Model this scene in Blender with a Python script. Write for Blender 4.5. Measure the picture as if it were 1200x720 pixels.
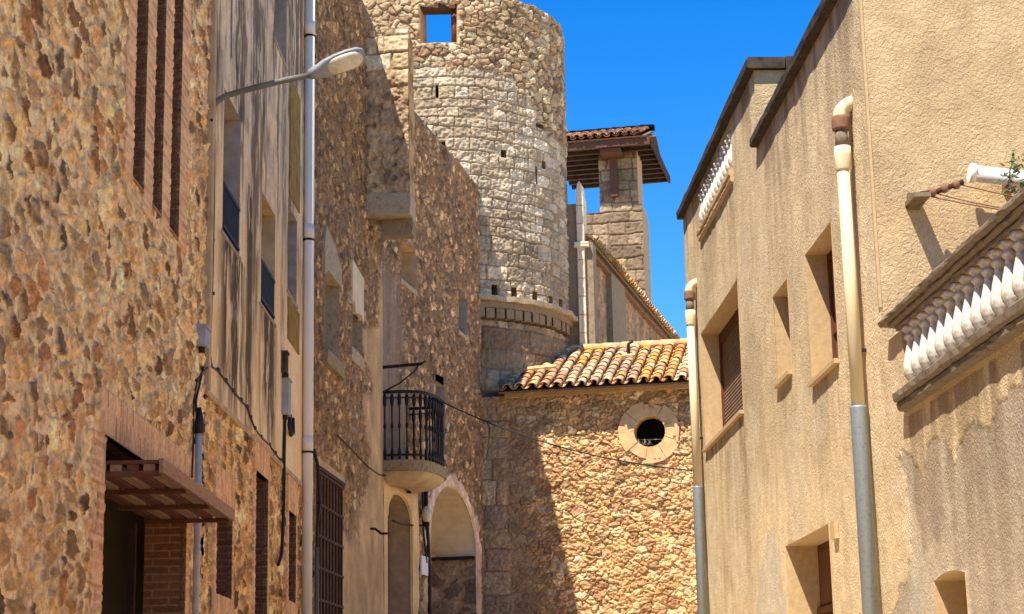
import bpy, bmesh, math, random
import numpy as np
from mathutils import Vector, Matrix
random.seed(7)
for o in list(bpy.data.objects): bpy.data.objects.remove(o)
sc = bpy.context.scene
col = sc.collection
R = math.radians

# ------------------------------------------------------------------ camera
FPX, CX, CY = 2157.0, 600.0, 360.0            # focal length and centre in units of the 1200 px wide photograph
CAM = Vector((0, 0, 1.6))
_U = Vector((-187, -9500, FPX)).normalized()
_F = (Vector((0, 0, 1)) - _U * _U.z).normalized()
_R = _F.cross(_U)
cam = bpy.data.cameras.new('camera'); camo = bpy.data.objects.new('camera', cam); col.objects.link(camo)
cam.sensor_width = 36; cam.lens = FPX / 1200 * 36; cam.clip_start = .1; cam.clip_end = 5000
camo.matrix_world = Matrix(((_R.x, -_R.y, -_R.z, CAM.x), (_F.x, -_F.y, -_F.z, CAM.y), (_U.x, -_U.y, -_U.z, CAM.z), (0, 0, 0, 1)))
sc.camera = camo

# ------------------------------------------------------------------ light
SUNDIR = Vector((.325, .49, -1.0)).normalized()
elev = math.asin(-SUNDIR.z); azim = math.atan2(-SUNDIR.x, -SUNDIR.y)
w = bpy.data.worlds.new('World'); sc.world = w; w.use_nodes = True
nt = w.node_tree; bg = nt.nodes['Background']
sky = nt.nodes.new('ShaderNodeTexSky'); sky.sky_type = 'NISHITA'; sky.sun_disc = False
sky.sun_elevation = elev; sky.sun_rotation = azim % (2 * math.pi)
sky.altitude = 900; sky.air_density = 1.0; sky.dust_density = .2; sky.ozone_density = 3.5
hs_ = nt.nodes.new('ShaderNodeHueSaturation'); hs_.inputs['Hue'].default_value = .509; hs_.inputs['Saturation'].default_value = 1.42; hs_.inputs['Value'].default_value = .51
nt.links.new(sky.outputs[0], hs_.inputs['Color']); nt.links.new(hs_.outputs[0], bg.inputs[0]); bg.inputs[1].default_value = .15
sun = bpy.data.lights.new('sun', 'SUN'); sun.energy = 2.95; sun.angle = R(.5); sun.color = (1, .94, .84)
suno = bpy.data.objects.new('sun', sun); col.objects.link(suno)
suno.rotation_euler = SUNDIR.to_track_quat('-Z', 'Y').to_euler(); suno.location = (-8, -14, 26)
sc.view_settings.view_transform = 'Standard'; sc.view_settings.look = 'None'
sc.view_settings.exposure = 1.72; sc.view_settings.gamma = 1
sc.cycles.max_bounces = 8; sc.cycles.diffuse_bounces = 5; sc.cycles.use_denoising = True

# ------------------------------------------------------------------ helpers: rays, planes
def lin(r, g, b):
    f = lambda c: (c / 255 / 12.92) if c <= 10 else ((c / 255 + .055) / 1.055) ** 2.4
    return (f(r), f(g), f(b))
def ray(px, py):
    r = Vector(((px - CX) / FPX, (py - CY) / FPX, 1))
    return Vector((r.dot(_R), r.dot(_F), r.dot(_U)))
def az(px, py):
    d = ray(px, py); return math.atan2(d.x, d.y)
def at_depth(px, py, y):
    d = ray(px, py); return CAM + d * (y / d.y)
def on_plane(px, py, p, n):
    d = ray(px, py); p = Vector(p); n = Vector(n)
    return CAM + d * ((p - CAM).dot(n) / d.dot(n))
class Plane:
    """vertical wall plane: s runs along d, off along n (towards the street)"""
    def __init__(self, p, ang, side):
        self.o = Vector((p[0], p[1])); self.d = Vector((math.sin(ang), math.cos(ang)))
        self.n = Vector((self.d.y, -self.d.x)) * side
    def hit(self, px, py, off=0):
        q = self.o + self.n * off
        P = on_plane(px, py, (q.x, q.y, 0), (self.n.x, self.n.y, 0))
        return ((Vector((P.x, P.y)) - q).dot(self.d), P.z)
    def s(self, px, py, off=0): return self.hit(px, py, off)[0]
    def z(self, px, py, off=0): return self.hit(px, py, off)[1]
    def pt(self, s, z, off=0):
        q = self.o + self.d * s + self.n * off; return Vector((q.x, q.y, z))
    def pts(self, S, Z, H):
        return np.stack([self.o.x + self.d.x * S + self.n.x * H, self.o.y + self.d.y * S + self.n.y * H, Z], -1)
    def D3(self): return Vector((self.d.x, self.d.y, 0))
    def N3(self): return Vector((self.n.x, self.n.y, 0))
class Cyl:
    """s = arc length from the point facing -y, towards +x"""
    def __init__(self, c, r): self.c = c; self.r = r
    def pt(self, s, z, off=0):
        a = s / self.r; return Vector((self.c[0] + (self.r + off) * math.sin(a), self.c[1] - (self.r + off) * math.cos(a), z))
    def pts(self, S, Z, H):
        a = S / self.r
        return np.stack([self.c[0] + (self.r + H) * np.sin(a), self.c[1] - (self.r + H) * np.cos(a), Z], -1)
    def hit(self, px, py, off=0):
        d = ray(px, py); r = self.r + off
        ox, oy = CAM.x - self.c[0], CAM.y - self.c[1]
        a = d.x ** 2 + d.y ** 2; b = 2 * (ox * d.x + oy * d.y); c_ = ox * ox + oy * oy - r * r
        t = (-b - math.sqrt(max(0, b * b - 4 * a * c_))) / (2 * a)
        P = CAM + d * t
        return (math.atan2(P.x - self.c[0], -(P.y - self.c[1])) * self.r, P.z)

# ------------------------------------------------------------------ objects
def base_of(o):
    v = Vector((0, 0, 0))
    while o is not None: v += o.location; o = o.parent
    return v
def tag(o, label, cat, group=None):
    o['label'] = label; o['category'] = cat
    if group: o['group'] = group
    return o
def thing(name, label, cat, loc, group=None):
    o = bpy.data.objects.new(name, None); col.objects.link(o); o.location = loc; o.empty_display_size = .2
    return tag(o, label, cat, group)
def link(name, me, mat, parent=None, loc=None):
    o = bpy.data.objects.new(name, me); col.objects.link(o)
    for m in (mat if isinstance(mat, (list, tuple)) else [mat]): me.materials.append(m)
    if parent is not None:
        b = base_of(parent); me.transform(Matrix.Translation(-b)); o.parent = parent
    else:
        if loc is None:
            n = len(me.vertices); a = np.empty(n * 3, dtype=np.float32); me.vertices.foreach_get('co', a); a = a.reshape(-1, 3)
            loc = Vector(((a[:, 0].min() + a[:, 0].max()) / 2, (a[:, 1].min() + a[:, 1].max()) / 2, a[:, 2].min()))
        me.transform(Matrix.Translation(-Vector(loc))); o.location = loc
    return o
class MB:
    def __init__(self): self.bm = bmesh.new(); self.uv = self.bm.loops.layers.uv.new('UVMap'); self.cl = None
    def face(self, pts, mi=0, smooth=False):
        vs = [self.bm.verts.new(p) for p in pts]
        f = self.bm.faces.new(vs); f.material_index = mi; f.smooth = smooth; return f
    def hexa(self, P, mi=0):
        v = [self.bm.verts.new(p) for p in P]
        for q in ((0, 3, 2, 1), (4, 5, 6, 7), (0, 1, 5, 4), (1, 2, 6, 5), (2, 3, 7, 6), (3, 0, 4, 7)):
            self.bm.faces.new([v[i] for i in q]).material_index = mi
        return self
    def box(self, pl, s0, s1, z0, z1, o0, o1, mi=0):
        return self.hexa([pl.pt(s0, z0, o0), pl.pt(s1, z0, o0), pl.pt(s1, z0, o1), pl.pt(s0, z0, o1),
                          pl.pt(s0, z1, o0), pl.pt(s1, z1, o0), pl.pt(s1, z1, o1), pl.pt(s0, z1, o1)], mi)
    def obox(self, c, ax, ay, az_, mi=0):
        """box by centre and three half-axis vectors"""
        c = Vector(c)
        return self.hexa([c - ax - ay - az_, c + ax - ay - az_, c + ax + ay - az_, c - ax + ay - az_,
                          c - ax - ay + az_, c + ax - ay + az_, c + ax + ay + az_, c - ax + ay + az_], mi)
    def bar(self, a, b, wd, ht, mi=0, up=Vector((0, 0, 1))):
        a = Vector(a); b = Vector(b); t = (b - a); L = t.length; t.normalize()
        x = t.cross(up); x = x.normalized() if x.length > 1e-5 else Vector((1, 0, 0)); y = x.cross(t)
        return self.obox((a + b) / 2, t * L / 2, x * wd / 2, y * ht / 2, mi)
    def tube(self, pts, r, n=10, mi=0, caps=True):
        pts = [Vector(p) for p in pts]; rings = []
        rr = r if isinstance(r, (list, tuple)) else [r] * len(pts)
        x = None
        for i, p in enumerate(pts):
            t = (pts[min(i + 1, len(pts) - 1)] - pts[max(i - 1, 0)]).normalized()
            if x is None: x = t.orthogonal().normalized()
            else:
                x = x - t * x.dot(t); x = x.normalized() if x.length > 1e-6 else t.orthogonal().normalized()
            y = t.cross(x)
            rings.append([self.bm.verts.new(p + (x * math.cos(2 * math.pi * k / n) + y * math.sin(2 * math.pi * k / n)) * rr[i]) for k in range(n)])
        for a, b in zip(rings, rings[1:]):
            for k in range(n):
                f = self.bm.faces.new((a[k], a[(k + 1) % n], b[(k + 1) % n], b[k])); f.smooth = True; f.material_index = mi
        if caps:
            self.bm.faces.new(rings[0][::-1]).material_index = mi; self.bm.faces.new(rings[-1]).material_index = mi
        return self
    def lathe(self, c, prof, n=14, mi=0, ax=Vector((0, 0, 1))):
        c = Vector(c); x = ax.orthogonal().normalized(); y = ax.cross(x); rings = []
        for r, h in prof:
            rings.append([self.bm.verts.new(c + ax * h + (x * math.cos(2 * math.pi * k / n) + y * math.sin(2 * math.pi * k / n)) * max(r, 1e-4)) for k in range(n)])
        for a, b in zip(rings, rings[1:]):
            for k in range(n):
                f = self.bm.faces.new((a[k], a[(k + 1) % n], b[(k + 1) % n], b[k])); f.smooth = True; f.material_index = mi
        self.bm.faces.new(rings[0][::-1]); self.bm.faces.new(rings[-1]); return self
    def prism(self, poly, h0, h1, mi=0):
        """horizontal polygon [(x, y)] from h0 to h1"""
        a = [self.bm.verts.new((p[0], p[1], h0)) for p in poly]; b = [self.bm.verts.new((p[0], p[1], h1)) for p in poly]
        self.bm.faces.new(a[::-1]).material_index = mi; self.bm.faces.new(b).material_index = mi
        for k in range(len(poly)):
            self.bm.faces.new((a[k], a[(k + 1) % len(a)], b[(k + 1) % len(a)], b[k])).material_index = mi
        return self
    def extr(self, pl, poly, o0, o1, mi=0):
        """polygon in wall coordinates [(s, z)] extruded from off o0 to o1"""
        a = [self.bm.verts.new(pl.pt(p[0], p[1], o0)) for p in poly]; b = [self.bm.verts.new(pl.pt(p[0], p[1], o1)) for p in poly]
        self.bm.faces.new(a[::-1]).material_index = mi; self.bm.faces.new(b).material_index = mi
        for k in range(len(poly)):
            self.bm.faces.new((a[k], a[(k + 1) % len(a)], b[(k + 1) % len(a)], b[k])).material_index = mi
        return self
    def strip(self, pl, s0, s1, z0, z1, o0, o1, seg=.22, jit=.007, seed=3, mi=0):
        """long course of stone along a wall with worn, slightly wavy edges"""
        rn = random.Random(seed); n = max(2, int(abs(s1 - s0) / seg)); pr = None
        for i in range(n + 1):
            s = s0 + (s1 - s0) * i / n; j = lambda k=1.: rn.uniform(-jit, jit) * k
            h = z1 - z0; e = min(.018, h * .3)
            q = [(o0, z0), (o1 - e + j(), z0 + j(.5)), (o1 + j(), z0 + e + j()), (o1 + j(), z1 - e + j()), (o1 - e + j(), z1 + j(.7)), (o0, z1 + j(.3))]
            v = [self.bm.verts.new(pl.pt(s, z, o)) for o, z in q]
            if pr is not None:
                for k in range(6): self.bm.faces.new((pr[k], pr[(k + 1) % 6], v[(k + 1) % 6], v[k])).material_index = mi
            else: self.bm.faces.new(v[::-1])
            pr = v
        self.bm.faces.new(pr); return self
    def bevel(self, wd, seg=2):
        es = [e for e in self.bm.edges if len(e.link_faces) == 2 and e.calc_face_angle(0) > .6]
        bmesh.ops.bevel(self.bm, geom=es, offset=wd, segments=seg, affect='EDGES', profile=.6, clamp_overlap=True)
        return self
    def rough(self, amt, cuts=2, seed=1):
        bmesh.ops.subdivide_edges(self.bm, edges=self.bm.edges[:], cuts=cuts, use_grid_fill=True)
        rnd = random.Random(seed)
        for v in self.bm.verts: v.co += Vector((rnd.uniform(-1, 1), rnd.uniform(-1, 1), rnd.uniform(-1, 1))) * amt
        return self
    def build(self, name, mat, parent=None, loc=None, recalc=True):
        if recalc: bmesh.ops.recalc_face_normals(self.bm, faces=self.bm.faces[:])
        me = bpy.data.meshes.new(name); self.bm.to_mesh(me); self.bm.free()
        return link(name, me, mat, parent, loc)

# ------------------------------------------------------------------ numpy noise and masonry patterns
def hsh(ix, iy, seed):
    with np.errstate(over='ignore'):
        a = (ix.astype(np.int64) * 374761393 + iy.astype(np.int64) * 668265263 + seed * 1442695041).astype(np.uint64)
        a = (a ^ (a >> np.uint64(13))) * np.uint64(1274126177); a = a & np.uint64(0xffffffff)
        a = (a ^ (a >> np.uint64(16))) * np.uint64(2246822519); a = a & np.uint64(0xffffffff)
        a = a ^ (a >> np.uint64(15))
    return (a & np.uint64(0xffffff)).astype(np.float64) / float(0x1000000)
def vn(x, y, seed=0):
    ix = np.floor(x); iy = np.floor(y); fx = x - ix; fy = y - iy
    fx = fx * fx * fx * (fx * (fx * 6 - 15) + 10); fy = fy * fy * fy * (fy * (fy * 6 - 15) + 10)
    a = hsh(ix, iy, seed); b = hsh(ix + 1, iy, seed); c = hsh(ix, iy + 1, seed); d = hsh(ix + 1, iy + 1, seed)
    return (a + (b - a) * fx) * (1 - fy) + (c + (d - c) * fx) * fy
def fbm(x, y, seed=0, oct=3):
    t = 0; a = .5; n = 0
    for k in range(oct):
        t = t + a * vn(x * 2 ** k + 17.3 * k, y * 2 ** k - 9.1 * k, seed + k); n += a; a *= .5
    return t / n
def ss(a, b, x):
    t = np.clip((x - a) / (b - a), 0, 1); return t * t * (3 - 2 * t)
def pal(cols, r):
    c = np.array(cols); k = np.minimum((r * len(c)).astype(int), len(c) - 1); return c[k]
def mixc(a, b, t): return a * (1 - t[..., None]) + b * t[..., None]
def rubble(S, Z, cw=.3, ch=.18, seed=1, mort=.012, bev=.03, relief=.03, warp=.25, stones=None, mortar=(.3, .25, .18),
           flush=0., jit=.85, rough=.006, cvar=.25, wt=0., fine=22, warp2=.6, grain=.7):
    wx = (fbm(S / cw * .9, Z / ch * .9, seed + 50) - .5) * warp * 2 + (fbm(S / cw * 3, Z / ch * 3, seed + 52, 2) - .5) * warp * warp2
    wy = (fbm(S / cw * .9 + 31, Z / ch * .9, seed + 51) - .5) * warp * 2 + (fbm(S / cw * 3, Z / ch * 3 + 7, seed + 53, 2) - .5) * warp * warp2
    u = S / cw + wx; v = Z / ch + wy
    iu = np.floor(u); iv = np.floor(v)
    best = np.full(u.shape, 1e9); sec = np.full(u.shape, 1e9)
    bx = np.zeros_like(u); by = np.zeros_like(u); cx_ = np.zeros_like(u); cy_ = np.zeros_like(u); sx = np.zeros_like(u); sy = np.zeros_like(u)
    for dj in (-1, 0, 1):
        for di in (-2, -1, 0, 1, 2):
            gi = iu + di; gj = iv + dj
            px = gi + .5 + (hsh(gi, gj, seed) - .5) * jit + .5 * (gj % 2) - .25; py = gj + .5 + (hsh(gi, gj, seed + 1) - .5) * jit
            d2 = ((u - px) * cw) ** 2 + ((v - py) * ch * 1.35) ** 2 - wt * cw * ch * hsh(gi, gj, seed + 2)
            m = d2 < best
            sx = np.where(m, cx_, np.where(d2 < sec, px, sx)); sy = np.where(m, cy_, np.where(d2 < sec, py, sy))
            sec = np.where(m, best, np.minimum(sec, d2))
            cx_ = np.where(m, px, cx_); cy_ = np.where(m, py, cy_); bx = np.where(m, gi, bx); by = np.where(m, gj, by)
            best = np.where(m, d2, best)
    dist = np.sqrt(((sx - cx_) * cw) ** 2 + ((sy - cy_) * ch * 1.35) ** 2) + 1e-6
    ed = (sec - best) / (2 * dist)
    r1 = hsh(bx, by, seed + 5); r2 = hsh(bx, by, seed + 6); r3 = hsh(bx, by, seed + 7); r4 = hsh(bx, by, seed + 8); r5 = hsh(bx, by, seed + 9)
    ed = ed - mort * (.5 + 1.2 * fbm(S * 9, Z * 9, seed + 20, 2)) - flush * r4
    t = np.clip(ed / bev, 0, 1); prof = np.sqrt(np.maximum(0, 1 - (1 - t) ** 2))
    det = fbm(S * fine, Z * fine, seed + 30, 3) - .5
    h = prof * relief * (.45 + .9 * r1) + prof * ((u - cx_) * (r2 - .5) + (v - cy_) * (r3 - .5)) * relief * 1.3
    h = h + det * rough * 2.2 * (.6 + prof) + (fbm(S * 2.2, Z * 2.2, seed + 40, 3) - .5) * rough * 3 + (fbm(S * 8, Z * 8, seed + 41, 3) - .5) * rough * 2
    C = pal(stones, r5) * (1 + (r3 - .5)[..., None] * cvar * 2) * (1 + (fbm(S * 14, Z * 20, seed + 33, 3) - .5)[..., None] * grain)
    M = np.array(mortar) * (1 + (fbm(S * 5, Z * 5, seed + 34, 3) - .5)[..., None] * .6) * (1 + (fbm(S * 16, Z * 18, seed + 35, 3) - .5)[..., None] * grain)
    C = mixc(M, C, ss(.0, .25, t))
    return h, C, t
def ashlar(S, Z, chs=(.22, .3), bl=.42, seed=1, mort=.008, bev=.02, relief=.02, stones=None, mortar=(.3, .25, .18), rough=.006, cvar=.2, z_lo=0., z_hi=20.):
    rnd = random.Random(seed); zz = [z_lo]
    while zz[-1] < z_hi: zz.append(zz[-1] + rnd.uniform(*chs))
    zz = np.array(zz)
    Sw = S + (fbm(S * 2.5, Z * 2.5, seed + 3) - .5) * .1 + (fbm(S * 9, Z * 9, seed + 4, 2) - .5) * .035
    Zw = Z + (fbm(S * 1.6, Z * 2.5, seed + 1) - .5) * .11 + (fbm(S * 9, Z * 9, seed + 2, 2) - .5) * .03
    k = np.clip(np.searchsorted(zz, Zw) - 1, 0, len(zz) - 2)
    dz = np.minimum(Zw - zz[k], zz[k + 1] - Zw)
    kk = k.astype(float)
    L = bl * (.75 + .6 * hsh(kk, kk * 0, seed + 11)); u = Sw / L + hsh(kk, kk * 0 + 3, seed + 12) * 7
    i = np.floor(u); j0 = (hsh(i, kk, seed + 13) - .5) * .55; j1 = (hsh(i + 1, kk, seed + 13) - .5) * .55
    f = u - i
    low = f < j0; high = f > 1 + j1
    i = np.where(low, i - 1, np.where(high, i + 1, i))
    a = i + (hsh(i, kk, seed + 13) - .5) * .55; b = i + 1 + (hsh(i + 1, kk, seed + 13) - .5) * .55
    ds = np.minimum(u - a, b - u) * L
    rc = .03; qx = np.maximum(rc - ds, 0); qz = np.maximum(rc - dz, 0)
    ed = np.where((qx > 0) & (qz > 0), rc - np.sqrt(qx * qx + qz * qz), np.minimum(ds, dz))
    ed = ed - mort * (.4 + 1.3 * fbm(S * 8, Z * 8, seed + 20, 2))
    t = np.clip(ed / bev, 0, 1); prof = np.sqrt(np.maximum(0, 1 - (1 - t) ** 2))
    r1 = hsh(i, kk, seed + 5); r2 = hsh(i, kk, seed + 6); r5 = hsh(i, kk, seed + 7)
    h = prof * relief * (.5 + .8 * r1) + (fbm(S * 20, Z * 20, seed + 30, 3) - .5) * rough * 2.5 * (.5 + prof) + (fbm(S * 5, Z * 5, seed + 31, 2) - .5) * rough * 3 * prof
    C = pal(stones, r5) * (1 + (r2 - .5)[..., None] * cvar * 2) * (1 + (fbm(S * 12, Z * 16, seed + 33, 3) - .5)[..., None] * .6)
    M = np.array(mortar) * (1 + (fbm(S * 5, Z * 5, seed + 34, 3) - .5)[..., None] * .5)
    return h, mixc(M, C, ss(0, .35, t)), t
def bricks(S, Z, bw=.27, bh=.065, seed=1, mort=.006, cols=None, mortar=(.4, .3, .2), relief=.006, soldier=False):
    if soldier: S, Z = Z, S
    Z = Z + (fbm(S * 5, Z * 5, seed + 60, 2) - .5) * .012; S = S + (fbm(S * 7, Z * 7, seed + 61, 2) - .5) * .015
    k = np.floor(Z / bh); u = S / bw + .5 * (k % 2) + hsh(k, k * 0, seed) * .12; i = np.floor(u)
    ed = np.minimum(np.minimum(u - i, 1 - u + i) * bw, np.minimum(Z / bh - k, 1 - Z / bh + k) * bh) - mort
    t = ss(0, .008, ed); r = hsh(i, k, seed + 2); r2 = hsh(i, k, seed + 3)
    C = pal(cols, r) * (1 + (r2 - .5)[..., None] * .4) * (1 + (fbm(S * 25, Z * 25, seed + 5, 2) - .5)[..., None] * .5)
    M = np.array(mortar) * (1 + (fbm(S * 12, Z * 12, seed + 6, 2) - .5)[..., None] * .4)
    return t * relief * (.4 + r2) + (fbm(S * 30, Z * 30, seed + 7, 2) - .5) * .004, mixc(M, C, t)

def grid_wall(name, surf, s0, s1, z0, z1, ds, dz, fn, mat, parent, holes=(), off=0., top=None, fade=.05, loc=None, skirt=False):
    """relief wall as ONE mesh: a fine grid displaced along the wall's normal, with openings cut out"""
    sl = np.linspace(s0, s1, max(2, int(round((s1 - s0) / ds)) + 1)); zl = np.linspace(z0, z1, max(2, int(round((z1 - z0) / dz)) + 1))
    def snap(a, v):
        if a[0] < v < a[-1]: a[np.argmin(np.abs(a - v))] = v
    for h in holes:
        snap(sl, h[0]); snap(sl, h[1]); snap(zl, h[2]); snap(zl, h[3])
    if skirt: sl = np.concatenate([[sl[0]], sl, [sl[-1]]]); zl = np.concatenate([[zl[0]], zl, [zl[-1]]])
    ns, nz = len(sl), len(zl)
    S, Z = np.meshgrid(sl, zl, indexing='ij')
    Sc = (S[:-1, :-1] + S[1:, 1:]) / 2; Zc = (Z[:-1, :-1] + Z[1:, 1:]) / 2
    keep = np.ones(Sc.shape, bool); f = np.ones(S.shape)
    for h in holes:
        keep &= ~((Sc > h[0]) & (Sc < h[1]) & (Zc > h[2]) & (Zc < h[3]))
        dx = np.maximum(np.maximum(h[0] - S, S - h[1]), 0); dy = np.maximum(np.maximum(h[2] - Z, Z - h[3]), 0)
        f = np.minimum(f, ss(0, fade, np.hypot(dx, dy)))
    Z = Z.copy()
    for h in holes:
        if len(h) > 4 and h[4] > 0:
            sm, hw = (h[0] + h[1]) / 2, (h[1] - h[0]) / 2; q = np.clip(np.abs(S - sm) / hw, 0, 1)
            lift = h[4] * (np.sqrt(np.maximum(0, 1 - q * q)) if len(h) > 5 else (1 - q * q))
            Z = Z + lift * np.maximum(0, 1 - np.abs(Z - h[3]) / (3 * h[4] + .25))
    if top is not None:
        tz = top(S) - z1; Z = Z + tz * np.clip((Z - (z1 - 1.2)) / 1.2, 0, 1)
    r = fn(S, Z); H, C = r[0], r[1]
    HH = H * f + off
    if skirt:
        HH[0] = HH[-1] = -.04; HH[:, 0] = HH[:, -1] = -.04
    P = surf.pts(S, Z, HH).reshape(-1, 3).astype(np.float32)
    idx = np.arange(ns * nz).reshape(ns, nz)
    q = np.stack([idx[:-1, :-1], idx[1:, :-1], idx[1:, 1:], idx[:-1, 1:]], -1)[keep]
    k_ = len(q) // 2 + (nz // 2 if skirt else 0)
    k_ = min(k_, len(q) - 1); a = P[q[k_, 0]]; nv = np.cross(P[q[k_, 1]] - a, P[q[k_, 3]] - a)
    sk = S.ravel()[q[k_, 0]]; c = np.array(surf.pts(sk, zl[0], 1.)) - np.array(surf.pts(sk, zl[0], 0.))
    if np.dot(nv, c) < 0: q = q[:, ::-1]
    used = np.zeros(len(P), bool); used[q.ravel()] = True; rem = np.cumsum(used) - 1
    P = P[used]; q = rem[q]; Cv = np.clip(C.reshape(-1, 3)[used], .002, .95)
    me = bpy.data.meshes.new(name); nq = len(q)
    me.vertices.add(len(P)); me.vertices.foreach_set('co', P.ravel())
    me.loops.add(nq * 4); me.loops.foreach_set('vertex_index', q.ravel().astype(np.int32))
    me.polygons.add(nq); me.polygons.foreach_set('loop_start', (np.arange(nq) * 4).astype(np.int32)); me.polygons.foreach_set('loop_total', np.full(nq, 4, np.int32))
    me.polygons.foreach_set('use_smooth', np.ones(nq, bool))
    me.update(calc_edges=True)
    ca = me.color_attributes.new('Col', 'FLOAT_COLOR', 'POINT')
    ca.data.foreach_set('color', np.concatenate([Cv, np.ones((len(Cv), 1))], 1).astype(np.float32).ravel())
    return link(name, me, mat, parent, loc)

def recess(name, pl, prof, depth, mat, parent, off=0., back=True, backmat=None, uvs=True):
    """inside of an opening: the reveal round profile [(s, z)] going in to depth, and a back face"""
    m = MB(); uv = m.uv; n = len(prof)
    L = 0
    for k in range(n):
        a, b = prof[k], prof[(k + 1) % n]; seg = math.hypot(a[0] - b[0], a[1] - b[1])
        f = m.face([pl.pt(a[0], a[1], off), pl.pt(b[0], b[1], off), pl.pt(b[0], b[1], -depth), pl.pt(a[0], a[1], -depth)])
        for lp, (x, y) in zip(f.loops, ((0, L), (0, L + seg), (depth, L + seg), (depth, L))): lp[uv].uv = (x, y)
        L += seg
    if back:
        f = m.face([pl.pt(a[0], a[1], -depth) for a in prof], 1 if backmat else 0)
        for lp, a in zip(f.loops, prof): lp[uv].uv = (a[0], a[1])
    return m.build(name, [mat, backmat] if backmat else mat, parent, recalc=False)
def rect(a, b, c, d): return [(a, c), (b, c), (b, d), (a, d)]
def archprof(a, b, z0, zs, rise, n=14):
    m, hw = (a + b) / 2, (b - a) / 2
    return [(a, z0), (b, z0)] + [(m + hw * math.cos(math.pi * k / n), zs + rise * math.sin(math.pi * k / n)) for k in range(n + 1)]

# ------------------------------------------------------------------ materials
def newmat(name):
    m = bpy.data.materials.new(name); m.use_nodes = True; t = m.node_tree; return m, t, t.nodes['Principled BSDF']
def noise(t, scale, detail=4, coord='Object', stretch=None, rough=.6):
    tc = t.nodes.new('ShaderNodeTexCoord'); n = t.nodes.new('ShaderNodeTexNoise'); n.inputs['Scale'].default_value = scale
    n.inputs['Detail'].default_value = detail; n.inputs['Roughness'].default_value = rough
    if stretch:
        mp = t.nodes.new('ShaderNodeMapping'); mp.inputs['Scale'].default_value = stretch
        t.links.new(tc.outputs[coord], mp.inputs[0]); t.links.new(mp.outputs[0], n.inputs['Vector'])
    else: t.links.new(tc.outputs[coord], n.inputs['Vector'])
    return n
def ramp(t, src, stops):
    r = t.nodes.new('ShaderNodeValToRGB'); e = r.color_ramp.elements
    while len(e) < len(stops): e.new(.5)
    for k, (p, c) in enumerate(stops): e[k].position = p; e[k].color = (*c, 1) if len(c) == 3 else c
    t.links.new(src, r.inputs[0]); return r.outputs[0]
def mul(t, a, b, fac=1., mode='MULTIPLY'):
    m = t.nodes.new('ShaderNodeMix'); m.data_type = 'RGBA'; m.blend_type = mode; m.inputs[0].default_value = fac
    t.links.new(a, m.inputs[6]); t.links.new(b, m.inputs[7]); return m.outputs[2]
def bump(t, b, src, strength, dist):
    n = t.nodes.new('ShaderNodeBump'); n.inputs['Strength'].default_value = strength; n.inputs['Distance'].default_value = dist
    t.links.new(src, n.inputs['Height']); t.links.new(n.outputs[0], b.inputs['Normal']); return n
def mat_vcol(name, grain=60, gv=.35, bs=.5, bd=.006, rough=.95, blot=None):
    m, t, b = newmat(name); a = t.nodes.new('ShaderNodeAttribute'); a.attribute_name = 'Col'
    n = noise(t, grain, 5); c = mul(t, a.outputs['Color'], ramp(t, n.outputs[0], [(.25, (1 - gv,) * 3), (.75, (1 + gv,) * 3)]))
    if blot:
        n2 = noise(t, blot, 3); c = mul(t, c, ramp(t, n2.outputs[0], [(.3, (.8, .78, .76)), (.7, (1.12, 1.12, 1.1))]))
    t.links.new(c, b.inputs['Base Color']); b.inputs['Roughness'].default_value = rough; b.inputs['Specular IOR Level'].default_value = .15
    bump(t, b, n.outputs[0], bs, bd); return m
def mat_noise(name, c0, c1, scale=8, rough=.8, bs=.2, bd=.01, stretch=None, metal=0, spec=.3, c2=None, detail=5):
    m, t, b = newmat(name); n = noise(t, scale, detail, stretch=stretch)
    st = [(.3, c0), (.7, c1)] if c2 is None else [(.25, c0), (.5, c1), (.75, c2)]
    t.links.new(ramp(t, n.outputs[0], st), b.inputs['Base Color'])
    b.inputs['Roughness'].default_value = rough; b.inputs['Metallic'].default_value = metal; b.inputs['Specular IOR Level'].default_value = spec
    if bs: bump(t, b, n.outputs[0], bs, bd)
    return m
def mat_brick(name, c1, c2, mort, bw=.27, bh=.065, dark=1.):
    m, t, b = newmat(name); tc = t.nodes.new('ShaderNodeTexCoord'); br = t.nodes.new('ShaderNodeTexBrick')
    t.links.new(tc.outputs['UV'], br.inputs['Vector']); br.inputs['Scale'].default_value = 1
    br.inputs['Brick Width'].default_value = bw; br.inputs['Row Height'].default_value = bh; br.inputs['Mortar Size'].default_value = .007
    br.inputs['Color1'].default_value = (*c1, 1); br.inputs['Color2'].default_value = (*c2, 1); br.inputs['Mortar'].default_value = (*mort, 1)
    n = noise(t, 25, 4); c = mul(t, br.outputs[0], ramp(t, n.outputs[0], [(.3, (.7,) * 3), (.7, (1.25,) * 3)]))
    t.links.new(c, b.inputs['Base Color']); b.inputs['Roughness'].default_value = .95; b.inputs['Specular IOR Level'].default_value = .1
    bump(t, b, br.outputs[1], -.6, .006); return m
def stucco(name, bs=.9):
    m, t, b = newmat(name); a = t.nodes.new('ShaderNodeAttribute'); a.attribute_name = 'Col'
    n = noise(t, 26, 3, rough=.55); n2 = noise(t, 5, 5); n3 = noise(t, 90, 2)
    c = mul(t, a.outputs['Color'], ramp(t, n2.outputs[0], [(.3, (.86, .85, .83)), (.7, (1.1, 1.1, 1.1))]))
    c = mul(t, c, ramp(t, n3.outputs[0], [(.3, (.9,) * 3), (.7, (1.08,) * 3)]))
    t.links.new(c, b.inputs['Base Color']); b.inputs['Roughness'].default_value = .95; b.inputs['Specular IOR Level'].default_value = .1
    n.inputs['Distortion'].default_value = 1.2
    bump(t, b, n.outputs[0], bs, .02); return m
M = {}
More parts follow.
